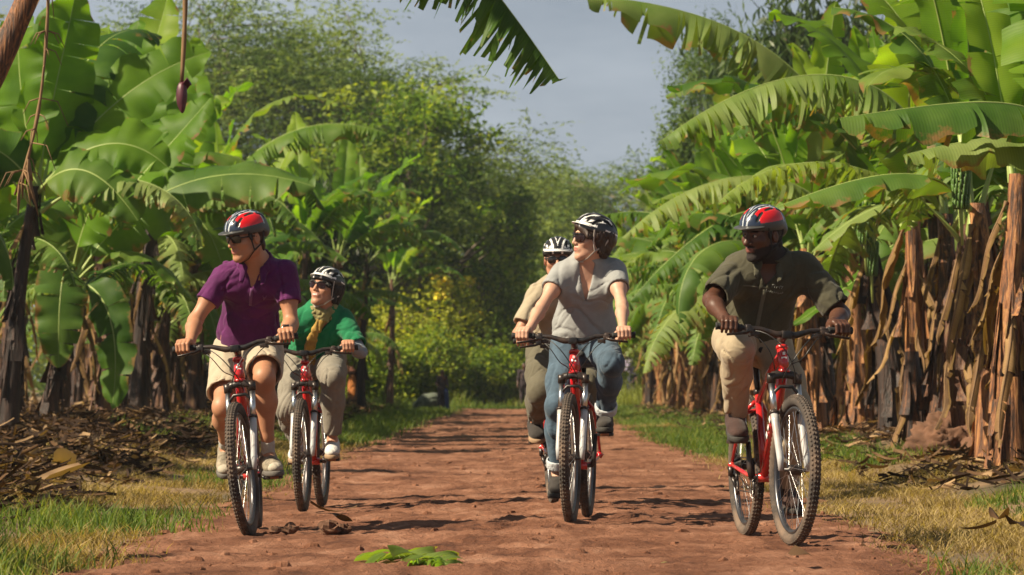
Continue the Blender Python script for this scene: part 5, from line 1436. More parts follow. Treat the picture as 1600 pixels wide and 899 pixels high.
def leg_skin(f, H, K, A, B):
    H, K, A = Vector(H), Vector(K), Vector(A); l = B['leg']; d = A - K
    f.cone(H, H.lerp(K, .55), .090 * l, .075 * l, .03); f.cone(H.lerp(K, .55), K, .074 * l, .053 * l, .03)
    f.ell(K + Vector((0, -.006, .01)), (.045 * l, .040 * l, .055 * l), None, .04)
    back = Vector((0, .022, 0)); f.cone(K, K + d * .30 + back, .052 * l, .060 * l, .03); f.cone(K + d * .30 + back, K + d * .76, .058 * l, .034 * l, .04); f.cone(K + d * .76, A, .034 * l, .031 * l, .02)

def torso_prims(f, J, B, g=0.0, k=0.06, cuts=None):
    P, Nb = Vector(J['pelvis']), Vector(J['neck']); lat = (Vector(J['shL']) - Vector(J['shR'])).normalized(); up = (Nb - P).normalized(); lat = (lat - up * lat.dot(up)).normalized(); fwd = lat.cross(up)
    if fwd.y > 0: fwd = -fwd
    Fm = frame(lat, fwd, up); cur = fwd * -B.get('hump', .02)
    A = lambda t: P.lerp(Nb, t)
    c = lambda v: np.array(tuple(v))
    f.ell(c(A(.70) + cur), (B['cw'] + g, B['cd'] + g, .175 + g), Fm, k, cuts=cuts)
    f.ell(c(A(.40) + cur * .8), (B['ww'] + g, B['wd'] + g, .17 + g), Fm, k, cuts=cuts)
    f.ell(c(A(.12) + up * .02), (B['hw'] + g, B['hd'] + g, .15 + g), Fm, k, cuts=cuts)
    sR, sL = Vector(J['shR']), Vector(J['shL'])
    f.cone(c(sR.lerp(sL, .12) - up * .015), c(sR.lerp(sL, .88) - up * .015), B['sh'] + g, B['sh'] + g, k, cuts=cuts)
    f.cone(c(sR.lerp(sL, .22)), c(Nb + up * .03), B['sh'] * .85 + g, .045 + g * .5, .05, cuts=cuts); f.cone(c(sR.lerp(sL, .78)), c(Nb + up * .03), B['sh'] * .85 + g, .045 + g * .5, .05, cuts=cuts)
    if B.get('bust'):
        for s in (-1, 1): f.ell(c(A(.66) + cur + lat * s * .072 + fwd * (B['cd'] * .72)), (.066 + g, .060 + g, .062 + g), Fm, .05, cuts=cuts)
    elif B.get('pec', 1):
        for s in (-1, 1): f.ell(c(A(.76) + cur + lat * s * .075 + fwd * (B['cd'] * .70)), (.08 + g, .045 + g, .06 + g), Fm, .05, cuts=cuts)
    return lat, fwd, up

def folds(seed, amp=0.006, fx=9, fy=9, fz=14):
    def n(P):
        w = vnoise(P[:, 0] * 4, P[:, 1] * 4, P[:, 2] * 4, seed=seed + 9)
        u = P[:, 0] * fx + P[:, 2] * fz * .45; v = P[:, 2] * fz - P[:, 0] * fx * .5
        a = vnoise(u * .8 + 2.0 * w, P[:, 1] * fy * .5, v * .8 + 1.5 * w, seed=seed)
        b = vnoise(u * .55 + 1.2 * w + 7, P[:, 1] * fy * .4 + 3, v * 1.3 - 1.5 * w, seed=seed + 4)
        c = fbm(u * 2.1, P[:, 1] * fy * 1.2, v * 2.4, seed=seed + 7, o=2)
        return amp * (1.5 * np.clip(1 - np.abs(a) * 4.2, 0, 1) ** 1.5 + 1.1 * np.clip(1 - np.abs(b) * 5.0, 0, 1) ** 1.5 + .25 * c - .3)
    return n

def tube_sleeve(f, pts, rads, k=.03, end_cut=True, hollow=0.012):
    """garment tube along points; the last end is cut square and hollowed like an open hem"""
    pts = [Vector(p) for p in pts]; e = pts[-1]; d = (pts[-1] - pts[-2]).normalized()
    for i in range(len(pts) - 1):
        last = i == len(pts) - 2
        b = pts[i + 1] + (d * 0.02 if last else Vector())
        f.cone(pts[i], b, rads[i], rads[i + 1], k)
    return (e, d, rads[-1], hollow)

def hems(f, subs):
    for e, d, r, hollow in subs:
        f.cone(e + d * .01, e + d * .055, r + .012, r + .012, 0, '-', cuts=[(np.array(tuple(e)), -np.array(tuple(d)))])
        f.cone(e - d * .030, e + d * .06, r - hollow - .004, r - hollow, .003, '-')

def shoe(name, A, td, fu, side, mats, parent, size=1.0, boot=False, label=None):
    A, td, fu = Vector(A), Vector(td).normalized(), Vector(fu).normalized(); fu = (fu - td * fu.dot(td)).normalized(); lt = td.cross(fu)
    q = lambda a, b, c: tuple(A + td * a * size + fu * b * size + lt * c * size)
    Fm = frame(lt, td, fu)
    f = Field(.0055); cut = [(np.array(q(0, -.078, 0)), -np.array(tuple(fu)))]
    f.ell(q(-.025, -.045, 0), np.array((.037, .048, .045)) * size, Fm, .03, cuts=cut); f.cone(q(-.01, -.02, 0), q(.085, -.052, 0), .040 * size, .034 * size, .03, cuts=cut)
    f.ell(q(.115, -.058, side * .004), np.array((.047, .068, .033)) * size, Fm, .03, cuts=cut); f.ell(q(.05, -.05, 0), np.array((.040, .08, .040)) * size, Fm, .03, cuts=cut)
    top = .055 if boot else .012
    f.cone(q(-.010, -.03, 0), q(-.012, top, 0), .042 * size, .038 * size, .02)
    f.cone(q(-.012, top - .008, 0), q(-.012, top + .04, 0), .031 * size, .033 * size, .004, '-')
    f.run(); o = f.mesh('shoe', [mats[0], mats[1]], mi=lambda c: (((c - np.array(q(.125, -.05, 0))) @ np.array(tuple(td)) > .025 * size) | ((c - np.array(tuple(A))) @ np.array(tuple(td)) < -.052 * size)).astype(int), parent=parent, part='shoe')
    if label: o['label'] = label
    s = Field(.006); cs = [(np.array(q(0, -.072, 0)), np.array(tuple(fu))), (np.array(q(0, -.100, 0)), -np.array(tuple(fu)))]
    s.ell(q(-.028, -.085, 0), np.array((.041, .052, .05)) * size, Fm, .02, cuts=cs); s.ell(q(.115, -.085, side * .004), np.array((.051, .074, .05)) * size, Fm, .02, cuts=cs); s.ell(q(.045, -.085, 0), np.array((.040, .09, .05)) * size, Fm, .02, cuts=cs)
    s.run(); s.mesh('sole', mats[2], parent=o, part='sole')
    lc = MB()
    for k in range(5):
        a = .035 + k * .020; h = -.008 - k * .0085
        lc.tube([q(a, h - .002, -.026), q(a + .004, h + .013, 0), q(a, h - .002, .026)], .0032, 5)
    lc.build('laces', mats[3], o)
    return o

def helmet(Hm, style, parent, sc=1.0, tilt=0.0, strap='strap_black'):
    T = Hm @ Matrix.Rotation(tilt, 4, 'X'); R3 = np.array(T.to_3x3()); Rn = R3 / np.linalg.norm(R3, axis=0)
    p = lambda *v: tuple(T @ Vector(v)); f = Field(.0032)
    c0 = (0, .012, .052); rr = np.array((.099, .132, .098))
    low = T @ Vector((0, -.13, .040)); nz_ = (T.to_3x3() @ Vector((0, -.10, -1))).normalized()
    cut = [(np.array(tuple(low)), np.array(tuple(nz_)))]
    f.ell(p(*c0), rr * sc, Rn, .0, cuts=cut)
    f.ell(p(0, .085, .018), np.array((.078, .058, .052)) * sc, Rn, .02, cuts=None)      # occipital part reaches down
    f.ell(p(0, .012, .03), np.array((.083, .110, .090)) * sc, Rn, .004, '-')
    f.ell(p(0, .055, -.055), np.array((.080, .070, .075)) * sc, Rn, .004, '-')
    def surf(x, y):
        t = 1 - (x / rr[0]) ** 2 - ((y - c0[1]) / rr[1]) ** 2; return c0[2] + rr[2] * math.sqrt(max(t, 0.02))
    for x in (0, .031, -.031, .060, -.060) if style == 'red' else (0, .031, -.031, .060, -.060, .083, -.083):
        for y0, y1 in (((-.085, -.045), (-.02, .035), (.06, .105)) if abs(x) < .07 else ((-.055, -.015), (.01, .055))):
            for e in range(3):
                a, b = y0 + (y1 - y0) * e / 3, y0 + (y1 - y0) * (e + 1) / 3
                f.cone(p(x * .97, a, surf(x, a) + .003), p(x * .97, b, surf(x, b) + .003), .0105, .0105, .003, '-')
    f.run()
    rin = 0.90
    def mi(c):
        q = to_head(T, c) ; e = (q - np.array(c0)) / rr; r = np.sqrt((e ** 2).sum(1)); x, y, z = np.abs(q[:, 0]), q[:, 1], q[:, 2]
        xa = x / np.maximum(np.sqrt(np.clip(1 - ((y - c0[1]) / rr[1]) ** 2, .05, 1)), .2)
        if style == 'red':
            m = np.full(len(q), 1); xb = x - .22 * (y + .05)
            m[(xb > .004) & (xb < .010)] = 2; m[(xb > .022) & (xb < .030)] = 2
            m[(xb >= .030) & (y > -.072) & (y < .070)] = 3; m[(y > .070) & (xb >= .012)] = 4; m[(y > .070) & (y < .078) & (xb >= .012)] = 2
            m[(z < .070) & (m == 3)] = 4; m[z < .060] = 4
        else:
            m = np.full(len(q), 1)
            xb = x - .25 * (y + .05)
            m[(np.abs(xb - .042) < .0050) & (y < .06)] = 2; m[(np.abs(xb - .012) < .0025) & (y < -.03)] = 2
            m[(np.abs(z - .088 - .20 * (y + .05)) < .0065) & (y < .03) & (x > .04)] = 2; m[(z < .070) & (z > .058) & (y < -.03)] = 2; m[(z < .063) & (z > .055) & (y > .02)] = 2
        m[r < rin + .03] = 0; m[(z > .035) & (r < .93)] = 0
        return m
    mats = [M['liner'], M['h_navy'], M['h_silver'], M['h_red'], M['h_grey']] if style == 'red' else [M['liner'], M['h_black'], M['h_white'], M['h_white'], M['h_black']]
    o = f.mesh('helmet', mats, mi=mi, parent=parent, part='helmet')
    # visor: a thin curved peak
    n, mrow = 17, 6; vs = []; th = .003
    for lay in (0, 1):
        for j in range(mrow):
            for i in range(n):
                a = (i / (n - 1) - .5) * R(112); ext = (.040 if style == 'red' else .018) * j / (mrow - 1) * math.cos(a * 1.2)
                vs.append(p(math.sin(a) * (.097 + ext * .2), c0[1] - math.cos(a) * .129 - ext, .050 - ext * .16 + .010 * math.cos(a) - lay * th))
    fs = []
    for j in range(mrow - 1):
        for i in range(n - 1):
            a = j * n + i; fs.append((a, a + 1, a + n + 1, a + n)); b = a + mrow * n; fs.append((b, b + n, b + n + 1, b + 1))
    for i in range(n - 1):
        a = (mrow - 1) * n + i; fs.append((a, a + 1, a + 1 + mrow * n, a + mrow * n)); fs.append((i, i + mrow * n, i + 1 + mrow * n, i + 1))
    v = MB(); v.add(vs, fs); v.build('visor', M['h_grey' if style == 'red' else 'h_white'], o)
    st = MB(); pH = lambda *v: tuple(Hm @ Vector(v))
    for s in (-1, 1):
        j = pH(s * .076, -.012, -.062)
        st.tube([p(s * .086, -.040, .045), pH(s * .082, -.028, -.010), j, pH(s * .05, -.040, -.105), pH(s * .008, -.050, -.122)], (.0048, .0014), 6, cap=False, flat=tuple(Hm.to_3x3() @ Vector((0, 1, 0))))
        st.tube([p(s * .086, .060, .025), pH(s * .086, .038, -.030), j], (.0048, .0014), 6, cap=False, flat=tuple(Hm.to_3x3() @ Vector((0, 1, 0))))
    st.box(pH(0, -.05, -.123), (.030, .012, .012), Hm.to_3x3())
    so = st.build('strap', M[strap], o)
    return o

def glasses(Hm, parent, lens='lens', wide=1.0):
    p = lambda *v: tuple(Hm @ Vector(v)); R3 = Hm.to_3x3()
    b = MB()
    for s in (-1, 1):
        vs = []; n, m = 9, 7
        for lay in (0, 1):
            for j in range(m):
                for i in range(n):
                    u, v = i / (n - 1) * 2 - 1, j / (m - 1) * 2 - 1
                    x = u * math.sqrt(1 - .35 * v * v); z = v * math.sqrt(1 - .35 * u * u)
                    X = s * (.033 + x * .0275 * wide); Z = .006 + z * .0200 * wide - .002 * s * x * (s)
                    vs.append(p(X, -.1015 + 6.0 * X * X * .9 + lay * .0022 + .002 * z * z, Z))
        fs = []
        for j in range(m - 1):
            for i in range(n - 1):
                a = j * n + i; fs.append((a, a + 1, a + n + 1, a + n)); a += n * m; fs.append((a, a + n, a + n + 1, a + 1))
        b.add(vs, fs, 0)
        b.tube([p(s * .060, -.081, .014), p(s * .071, -.06, .014), p(s * .079, -.015, .012), p(s * .080, .012, .008)], [(.0022, .0042)] * 4, 6, 1, flat=tuple(R3 @ Vector((1, 0, 0))))
    b.tube([p(-.012, -.102, .012), p(0, -.104, .014), p(.012, -.102, .012)], .0024, 6, 1)
    b.tube([p(-.060, -.083, .022), p(-.033, -.099, .0265), p(0, -.103, .018), p(.033, -.099, .0265), p(.060, -.083, .022)], .0022, 6, 1)
    return b.build('sunglasses', [M[lens], M['plastic_black']], parent)

def hair(Hm, mat, parent, kind='short', sc=1.0):
    R3 = np.array(Hm.to_3x3()); Rn = R3 / np.linalg.norm(R3, axis=0); p = lambda *v: tuple(Hm @ Vector(v)); f = Field(.0055)
    if kind == 'short':
        f.ell(p(0, .022, .032), np.array((.0800, .099, .086)) * sc, Rn, .01); f.ell(p(0, -.045, .062), np.array((.068, .045, .030)), Rn, .02)
        for s in (-1, 1): f.cone(p(s * .070, -.012, .03), p(s * .074, -.014, -.012), .011, .007, .01)
        f.ell(p(0, .075, -.045), (.055, .03, .045), Rn, .02)
        f.ell(p(0, -.085, -.02), np.array((.080, .062, .066)), Rn, .004, '-')
        f.ell(p(0, -.0, -.110), np.array((.12, .075, .065)), Rn, .004, '-')
        for s in (-1, 1): f.ell(p(s * .085, .014, -.012), (.02, .021, .030), Rn, .004, '-')
    else:    # bob to the jaw
        f.ell(p(0, .028, .030), np.array((.088, .103, .092)) * sc, Rn, .01)
        for s in (-1, 1):
            f.cone(p(s * .064, .010, .03), p(s * .070, .022, -.062), .027, .018, .03); f.cone(p(s * .052, .065, .02), p(s * .044, .060, -.075), .038, .026, .03)
            f.cone(p(s * .010, -.080, .070), p(s * .070, -.056, .016), .022, .016, .02)
        f.ell(p(0, .074, -.035), (.060, .042, .062), Rn, .03); f.ell(p(0, -.100, -.03), np.array((.066, .070, .070)), Rn, .006, '-')
    f.run(folds(31, .0060, 46, 46, 14)); return f.mesh('hair', M[mat], parent=parent, part='hair')

def beard(Hm, mat, parent):
    R3 = np.array(Hm.to_3x3()); Rn = R3 / np.linalg.norm(R3, axis=0); p = lambda *v: tuple(Hm @ Vector(v)); f = Field(.005)
    for s in (-1, 1):
        f.cone(p(s * .062, .004, -.030), p(s * .048, -.022, -.085), .0125, .020, .012); f.cone(p(s * .048, -.022, -.085), p(0, -.076, -.104), .020, .0165, .012)
        f.cone(p(s * .026, -.088, -.05), p(s * .022, -.082, -.085), .006, .012, .01)
    f.cone(p(-.022, -.0915, -.042), p(.022, -.0915, -.042), .0045, .0045, .004)
    f.ell(p(0, -.105, -.057), (.021, .02, .0115), Rn, .003, '-')
    f.run(folds(5, .002, 60, 60, 60)); return f.mesh('beard', M[mat], parent=parent, part='beard')

def eyes(Hm, parent):
    R3 = Hm.to_3x3()
    p = lambda *v: tuple(Hm @ Vector(v))
    for s in (-1, 1):
        b = MB(); b.ball(p(s * .030, -.0762, .0065), (.0120, .0122, .0072), R3, mi=0); b.ball(p(s * .030 - .003, -.0850, .0065), (.0064, .0050, .0064), R3, mi=1)
        b.build('eye', [M['eye_white'], M['iris']], parent)
# ------------------------------------------------------------------ the riders
M['polo'] = cloth('purple_polo', (0.085, 0.010, 0.078), 0.25); M['polo_edge'] = cloth('polo_placket', (0.16, 0.06, 0.15))
M['khaki'] = cloth('khaki_cotton', (0.39, 0.33, 0.245), 0.1); M['sock'] = cloth('grey_sock', (0.42, 0.41, 0.38))
M['shoe_tan'] = simple('trail_shoe_fabric', (0.20, 0.17, 0.125), 0.8, var=0.75, scale=26, bump=0.4); M['shoe_toe'] = cloth('shoe_toe', (0.40, 0.36, 0.29), 0.2); M['sole_grey'] = simple('sole_grey', (0.11, 0.10, 0.09), 0.8); M['lace'] = cloth('lace', (0.45, 0.42, 0.36))
M['tee_grey'] = cloth('heather_grey_tee', (0.27, 0.28, 0.28), 0.12); M['denim'] = cloth('blue_denim', (0.060, 0.098, 0.140), 0.35); M['cuff'] = cloth('denim_cuff', (0.50, 0.53, 0.56))
M['boot_dark'] = cloth('dark_boot', (0.035, 0.03, 0.027), 0.4); M['boot_brown'] = cloth('brown_boot', (0.045, 0.024, 0.020), 0.3); M['sole_dark'] = simple('sole_dark', (0.03, 0.028, 0.025), 0.8); M['sole_gum'] = simple('sole_gum', (0.30, 0.20, 0.12), 0.8)
M['uniform'] = cloth('olive_uniform', (0.062, 0.058, 0.036), 0.22); M['uniform_edge'] = cloth('uniform_edge', (0.13, 0.125, 0.09)); M['stitch'] = cloth('embroidery', (0.30, 0.32, 0.28))
M['tee_green'] = cloth('green_tee', (0.008, 0.16, 0.062), 0.15); M['under_grey'] = cloth('blue_grey_sleeve', (0.20, 0.24, 0.29), 0.12); M['scarf'] = cloth('mustard_scarf', (0.32, 0.20, 0.045), 0.4); M['scarf_pale'] = cloth('olive_scarf', (0.24, 0.21, 0.09), 0.3)
M['pants_grey'] = cloth('grey_khaki_trousers', (0.21, 0.19, 0.155), 0.12); M['shoe_white'] = cloth('white_shoe', (0.55, 0.54, 0.52), 0.15)
M['shirt_sand'] = cloth('sand_shirt', (0.33, 0.28, 0.20), 0.12); M['pants_olive'] = cloth('olive_trousers', (0.105, 0.095, 0.065), 0.15)
M['trouser_tan'] = cloth('tan_trousers', (0.33, 0.27, 0.185), 0.12)

MALE = dict(cw=.153, cd=.110, ww=.136, wd=.110, hw=.160, hd=.125, sh=.052, arm=.95, leg=1.0, l1=.29, l2=.255, t1=.435, t2=.43, neck=.057)
FEM = dict(cw=.133, cd=.098, ww=.124, wd=.108, hw=.165, hd=.128, sh=.041, arm=.79, leg=.90, l1=.275, l2=.245, t1=.41, t2=.40, neck=.045, bust=1)

def rider(name_label, bike, sp):
    broot, Mr, Rs = bike['o']; B = dict(sp['B']); inv = Mr.inverted(); by = Mr.translation.y
    def loc(px, py, ly): return inv @ W3(px, py, by + ly)
    root = empty('person'); root.matrix_world = Mr; tag(root, name_label, 'person', 'cyclists riding towards the camera')
    J = {}
    J['pelvis'] = Vector((sp.get('px', 0), sp.get('py', .205), sp.get('pz', .955)))
    J['shR'] = loc(*sp['shR']); J['shL'] = loc(*sp['shL']); J['neck'] = loc(*sp['neck']); hc = loc(*sp['head'][:3])
    yaw, pit, rol = sp['head'][3:6]
    Hm = Matrix.Translation(hc) @ Matrix.Rotation(R(yaw), 4, 'Z') @ Matrix.Rotation(R(pit), 4, 'X') @ Matrix.Rotation(R(rol), 4, 'Y')
    a = bike['crank']; skinm = M[sp['skin']]
    body = Field(.0042)
    body.p = []
    lat, fwd, up = torso_prims(body, J, B)
    body.cone(J['neck'] - up * .03, Hm @ Vector((0, .026, -.055)), B['neck'] * 1.1, B['neck'], .035)
    for q in ('shL', 'shR'): body.cone(J['neck'] + up * .02 - fwd * .012, J['neck'].lerp(J[q], .45) - up * .012, B['neck'] * .70, .028, .04)
    head_field(body, Hm, 1.0, B.get('bust', 0), sp.get('jaw', 1.0), sp.get('nose', 1.0), sp.get('smile', 0))
    E, W, H, K, A = {}, {}, {}, {}, {}
    TD, FU = {}, {}
    for s, nm in ((-1, 'R'), (1, 'L')):
        G = Rs @ (grip_centre(s) + Vector((sp.get('gx', 0) * s, 0, .002))); u = (Rs.to_3x3() @ (grip_pts(s)[4] - grip_pts(s)[3])).normalized()
        W[s] = hand_on_grip(body, G, u, s, None, sc=.93 if B.get('bust') else 1.02)
        S = J['sh' + nm]; pole = sp.get('elbow' + nm, (s * 1.0, .5, -.5)); E[s] = ik(S, W[s], B['l1'], B['l2'], pole); arm_skin(body, S, E[s], W[s], B)
        dv = Vector((0, -math.cos(a), math.sin(a))) * (1 if s == -1 else -1)
        ped = BB + dv * CRANK + Vector((s * .135, 0, .009))
        pitch, out = sp.get('foot' + nm, (12, 8))
        td = Vector((math.sin(R(out)) * s * math.cos(R(pitch)), -math.cos(R(out)) * math.cos(R(pitch)), -math.sin(R(pitch)))); lt = Vector((1, 0, 0)); fu = lt.cross(td); fu = fu if fu.z > 0 else -fu; fu.normalize()
        sz = .94 if B.get('bust') else 1.0
        A[s] = ped + fu * .101 * sz - td * .105 * sz; TD[s] = td; FU[s] = fu
        H[s] = J['pelvis'] + Vector((s * .088, -.015, -.02)); kp = sp.get('knee' + nm, (s * .10, -1, .3)); K[s] = ik(H[s], A[s], B['t1'], B['t2'], kp)
        leg_skin(body, H[s], K[s], A[s], B)
        body.cone(A[s], A[s] + td * .08 - fu * .045, .034, .026, .02)
    body.run()
    sm = [skinm, M['lip_dark'] if sp['skin'] == 'skin_dark' else M['lip'], M[sp['hair']], M['teeth'], M['skin_beard']]
    def bmi(c):
        q = to_head(Hm, c); x, y, z = np.abs(q[:, 0]), q[:, 1], q[:, 2]; m = np.zeros(len(q), int)
        z2 = z - .004 * sp.get('smile', 0) * (x / .02) ** 2
        m[(x < .0235) & (y < -.084) & (z2 > -.0705) & (z2 < -.0475) & (x < .0235 - 90 * (z2 + .058) ** 2 * .9)] = 1
        if sp.get('smile'): m[(x < .018) & (y < -.082) & (z2 > -.0605) & (z2 < -.0545)] = 3
        if sp.get('beard'):
            m[(z < -.040 - .35 * (.075 - x) * (y < -.02)) & (m == 0) & (z > -.135) & ((z < -.071) | (x > .026))] = 4
            m[(np.abs(z + .0435) < .0045) & (x < .027) & (y < -.075)] = 4
        m[(x > .013) & (x < .046) & (y < -.060) & (np.abs(z - (.0275 - 4.0 * (x - .028) ** 2)) < .0042)] = 2
        return m
    bo = body.mesh('body', sm, mi=bmi, parent=root, part='body')
    sp['Hm'] = Hm
    helmet(Hm, sp['helmet'], root, .95, R(sp.get('tilt', 0)), sp.get('strap', 'strap_black'))
    hair(Hm, sp['hair'], root, sp.get('hairkind', 'short'))
    if sp.get('glasses'): glasses(Hm, root, sp['glasses'], sp.get('gwide', 1.0))
    else: eyes(Hm, root)
    # ---- top
    g = sp.get('fit', .009); f = Field(.0062); seed = sp.get('seed', 1)
    P, Nb = J['pelvis'], J['neck']; AX = lambda t: P.lerp(Nb, t)
    ht = sp.get('hem', -.02); hemc = [(np.array(tuple(AX(ht))), np.array(tuple(up)))]
    torso_prims(f, J, B, g, .06)
    subs = []
    for s, nm in ((-1, 'R'), (1, 'L')):
        S = J['sh' + nm]; e = S.lerp(E[s], sp['sleeve']); ar = B['arm']
        if sp['sleeve'] <= 1: subs.append(tube_sleeve(f, [S, e], [.060 * ar + g, .058 * ar + g * 1.2], .045, hollow=.010))
        else:
            e2 = E[s].lerp(W[s], sp['sleeve'] - 1); subs.append(tube_sleeve(f, [S, E[s], e2], [.058 * ar + g, .046 * ar + g, .040 * ar + g], .045, hollow=.006))
    f.mark(folds(seed, sp.get('famp', .0055), 12, 12, 9)); hems(f, subs)
    f.cone(AX(ht) - up * .12, AX(ht) - up * .0, .26, .26, 0, '-', cuts=hemc)
    f.cone(AX(ht) - up * .06, AX(ht) + up * .012, .12, .12, .004, '-')
    # neck opening
    f.cone(Nb + up * .012 + fwd * .006, Nb + up * .12 + fwd * .01, B['neck'] + .006, B['neck'] + .026, .006, '-')
    vb = sp.get('vneck', .80); Fm = frame(lat, fwd, up); steps_ = 9
    for i in range(steps_):
        t = i / (steps_ - 1); q = AX(1.0 - (1 - vb) * t) + fwd * (.03 + B['cd'] * .55 + sp.get('vout', 0)); w = .050 * (1 - t) ** .9 * sp.get('vw', 1) + .004
        f.ell(q, (w, .075, .032), Fm, .002, '-')
    f.run(); top = f.mesh(sp['topname'], M[sp['top']], parent=root, part=sp['topname'])
    if sp.get('collar'):
        c = Field(.0055); cc = Nb + up * .040 + fwd * .008; rr = B['neck'] + .019; pts = []
        for i in range(15):
            q = (i / 14 - .5) * 2 * R(146); pts.append(cc + (lat * math.sin(q) * rr) - fwd * (math.cos(q) * rr) * 1.0 - up * .016 * (abs(q) / R(146)) ** 3 * 2.2)
        for i in range(14):
            for k, (o_, r_) in enumerate(((0.012, .0065), (-.004, .0085), (-.018, .0085))):
                ex = (pts[i] - cc); ex = (ex - up * ex.dot(up)).normalized() * (.004 + k * .007)
                ex2 = (pts[i + 1] - cc); ex2 = (ex2 - up * ex2.dot(up)).normalized() * (.004 + k * .007)
                c.cone(pts[i] + up * o_ + ex, pts[i + 1] + up * o_ + ex2, r_, r_, .010)
        for s, i in ((-1, 0), (1, 14)):
            tip = AX(.90) + fwd * (B['cd'] + .028) + lat * s * .050
            c.cone(pts[i] + fwd * .004, tip, .012, .006, .012); c.cone(pts[1 if i == 0 else 13] - up * .012, tip + lat * s * .012 + up * .01, .012, .006, .012)
        c.run(); c.mesh('collar', M[sp['top']], parent=top, part='collar')
        b = MB(); q0, q1 = AX(vb + .015) + fwd * (B['cd'] + .026), AX(vb - .19) + fwd * (B['cd'] + g + .012)
        lastw = None
    # ---- bottoms
    f = Field(.0062); P = J['pelvis']; gb = sp.get('bfit', .016); l = B['leg']
    wcut = [(np.array(tuple(AX(.20))), np.array(tuple(up)))]
    Fp = frame((1, 0, 0), (0, -1, 0), (0, 0, 1))
    f.ell(P + Vector((0, 0, .0)), (B['hw'] + gb - .004, B['hd'] + gb, .125 + gb), Fp, .05, cuts=wcut)
    f.cone(AX(.05), AX(.20), B['hw'] * .72, B['ww'] * .78, .05, cuts=wcut)
    subs = []
    for s in (-1, 1):
        d = (A[s] - K[s])
        if sp['bottom'] == 'shorts':
            e = H[s].lerp(K[s], sp.get('short_t', .80)); subs.append(tube_sleeve(f, [H[s], e], [.098 * l + gb, .084 * l + gb * 1.3], .05, hollow=.010))
        else:
            e = A[s] + (K[s] - A[s]).normalized() * .045 * sp.get('cufft', 1)
            rc = sp.get('cuffr', .050)
            f.cone(H[s], H[s].lerp(K[s], .6), .094 * l + gb, .078 * l + gb, .05); f.cone(H[s].lerp(K[s], .6), K[s], .078 * l + gb, .060 * l + gb, .04)
            back = Vector((0, .012, 0))
            f.cone(K[s], K[s] + d * .35 + back, .060 * l + gb, .062 * l + gb * .8, .04); subs.append(tube_sleeve(f, [K[s] + d * .35 + back, e], [.062 * l + gb * .8, rc], .04, hollow=.006))
    f.mark(folds(seed + 40, sp.get('bamp', .006), 15, 15, 4.5)); hems(f, subs)
    f.run(); bot = f.mesh(sp['botname'], M[sp['bot']], parent=root, part=sp['botname'])
    if sp.get('cuffs'):
        for s in (-1, 1):
            c = Field(.006); e = A[s] + (K[s] - A[s]).normalized() * .035; dd = (K[s] - A[s]).normalized(); rc = sp.get('cuffr', .05) + .012
            c.cone(e, e + dd * .06, rc, rc, .0, cuts=[(np.array(tuple(e)), -np.array(tuple(dd))), (np.array(tuple(e + dd * .05)), np.array(tuple(dd)))]); c.cone(e - dd * .05, e + dd * .03, rc - .009, rc - .009, .002, '-')
            c.run(); c.mesh('cuff', M[sp['cuffs']], parent=bot, part='cuff')
    # ---- feet
    for s, nm in ((-1, 'R'), (1, 'L')):
        if sp.get('sock'):
            c = Field(.005); dd = (K[s] - A[s]).normalized(); tp = A[s] + dd * sp['sock']
            c.cone(A[s] - dd * .035, tp + dd * .05, .037 * l, .041 * l, .0, cuts=[(np.array(tuple(tp)), np.array(tuple(dd)))]); c.run(folds(3, .002, 30, 30, 60)); c.mesh('sock', M['sock'], parent=root, part='sock')
        shoe('shoe', A[s], TD[s], FU[s], s, [M[x] for x in sp['shoes']], root, 0.94 if B.get('bust') else 1.02, sp.get('boot', False))
    return root, J, E, W, dict(AX=AX, lat=lat, fwd=fwd, up=up, B=B, g=g, top=top, Hm=Hm, K=K, A=A, H=H)

def bike_at(label, px, d, yaw, roll, steer, crank, seed, z=0.006):
    x, y = place_from_front(px, d, R(yaw)); o = mountain_bike(label, x, y, R(yaw), R(roll), R(steer), R(crank), seed, z)
    return dict(o=o, crank=R(crank))

# --- the man in purple
b1 = bike_at('red mountain bike ridden by the man in the purple polo shirt', 388, 19.45, 1.2, -4.0, -7, 176, 1, -.036)
r1 = rider('man in purple polo shirt, khaki shorts and sunglasses, riding at the left and looking aside', b1, dict(B=dict(MALE, leg=.93), skin='skin_tan', hair='hair_brown', helmet='red', glasses='lens', jaw=1.04,
    shR=(350, 430, -.02), shL=(446, 424, -.04), neck=(398, 411, -.05), head=(384, 372, -.14, -50, 8, 4), tilt=4,
    elbowR=(-.25, 1, .1), elbowL=(.1, 1, .0), px=.02, top='polo', topname='polo_shirt', sleeve=.60, vneck=.87, vw=.6, collar=True, hem=.0, seed=3,
    bottom='shorts', bot='khaki', botname='shorts', short_t=.74, bfit=.015, kneeR=(.02, -1, .3), kneeL=(.04, -1, .3), footR=(22, 4), footL=(2, 16), sock=.085, shoes=('shoe_tan', 'shoe_toe', 'sole_grey', 'lace')))
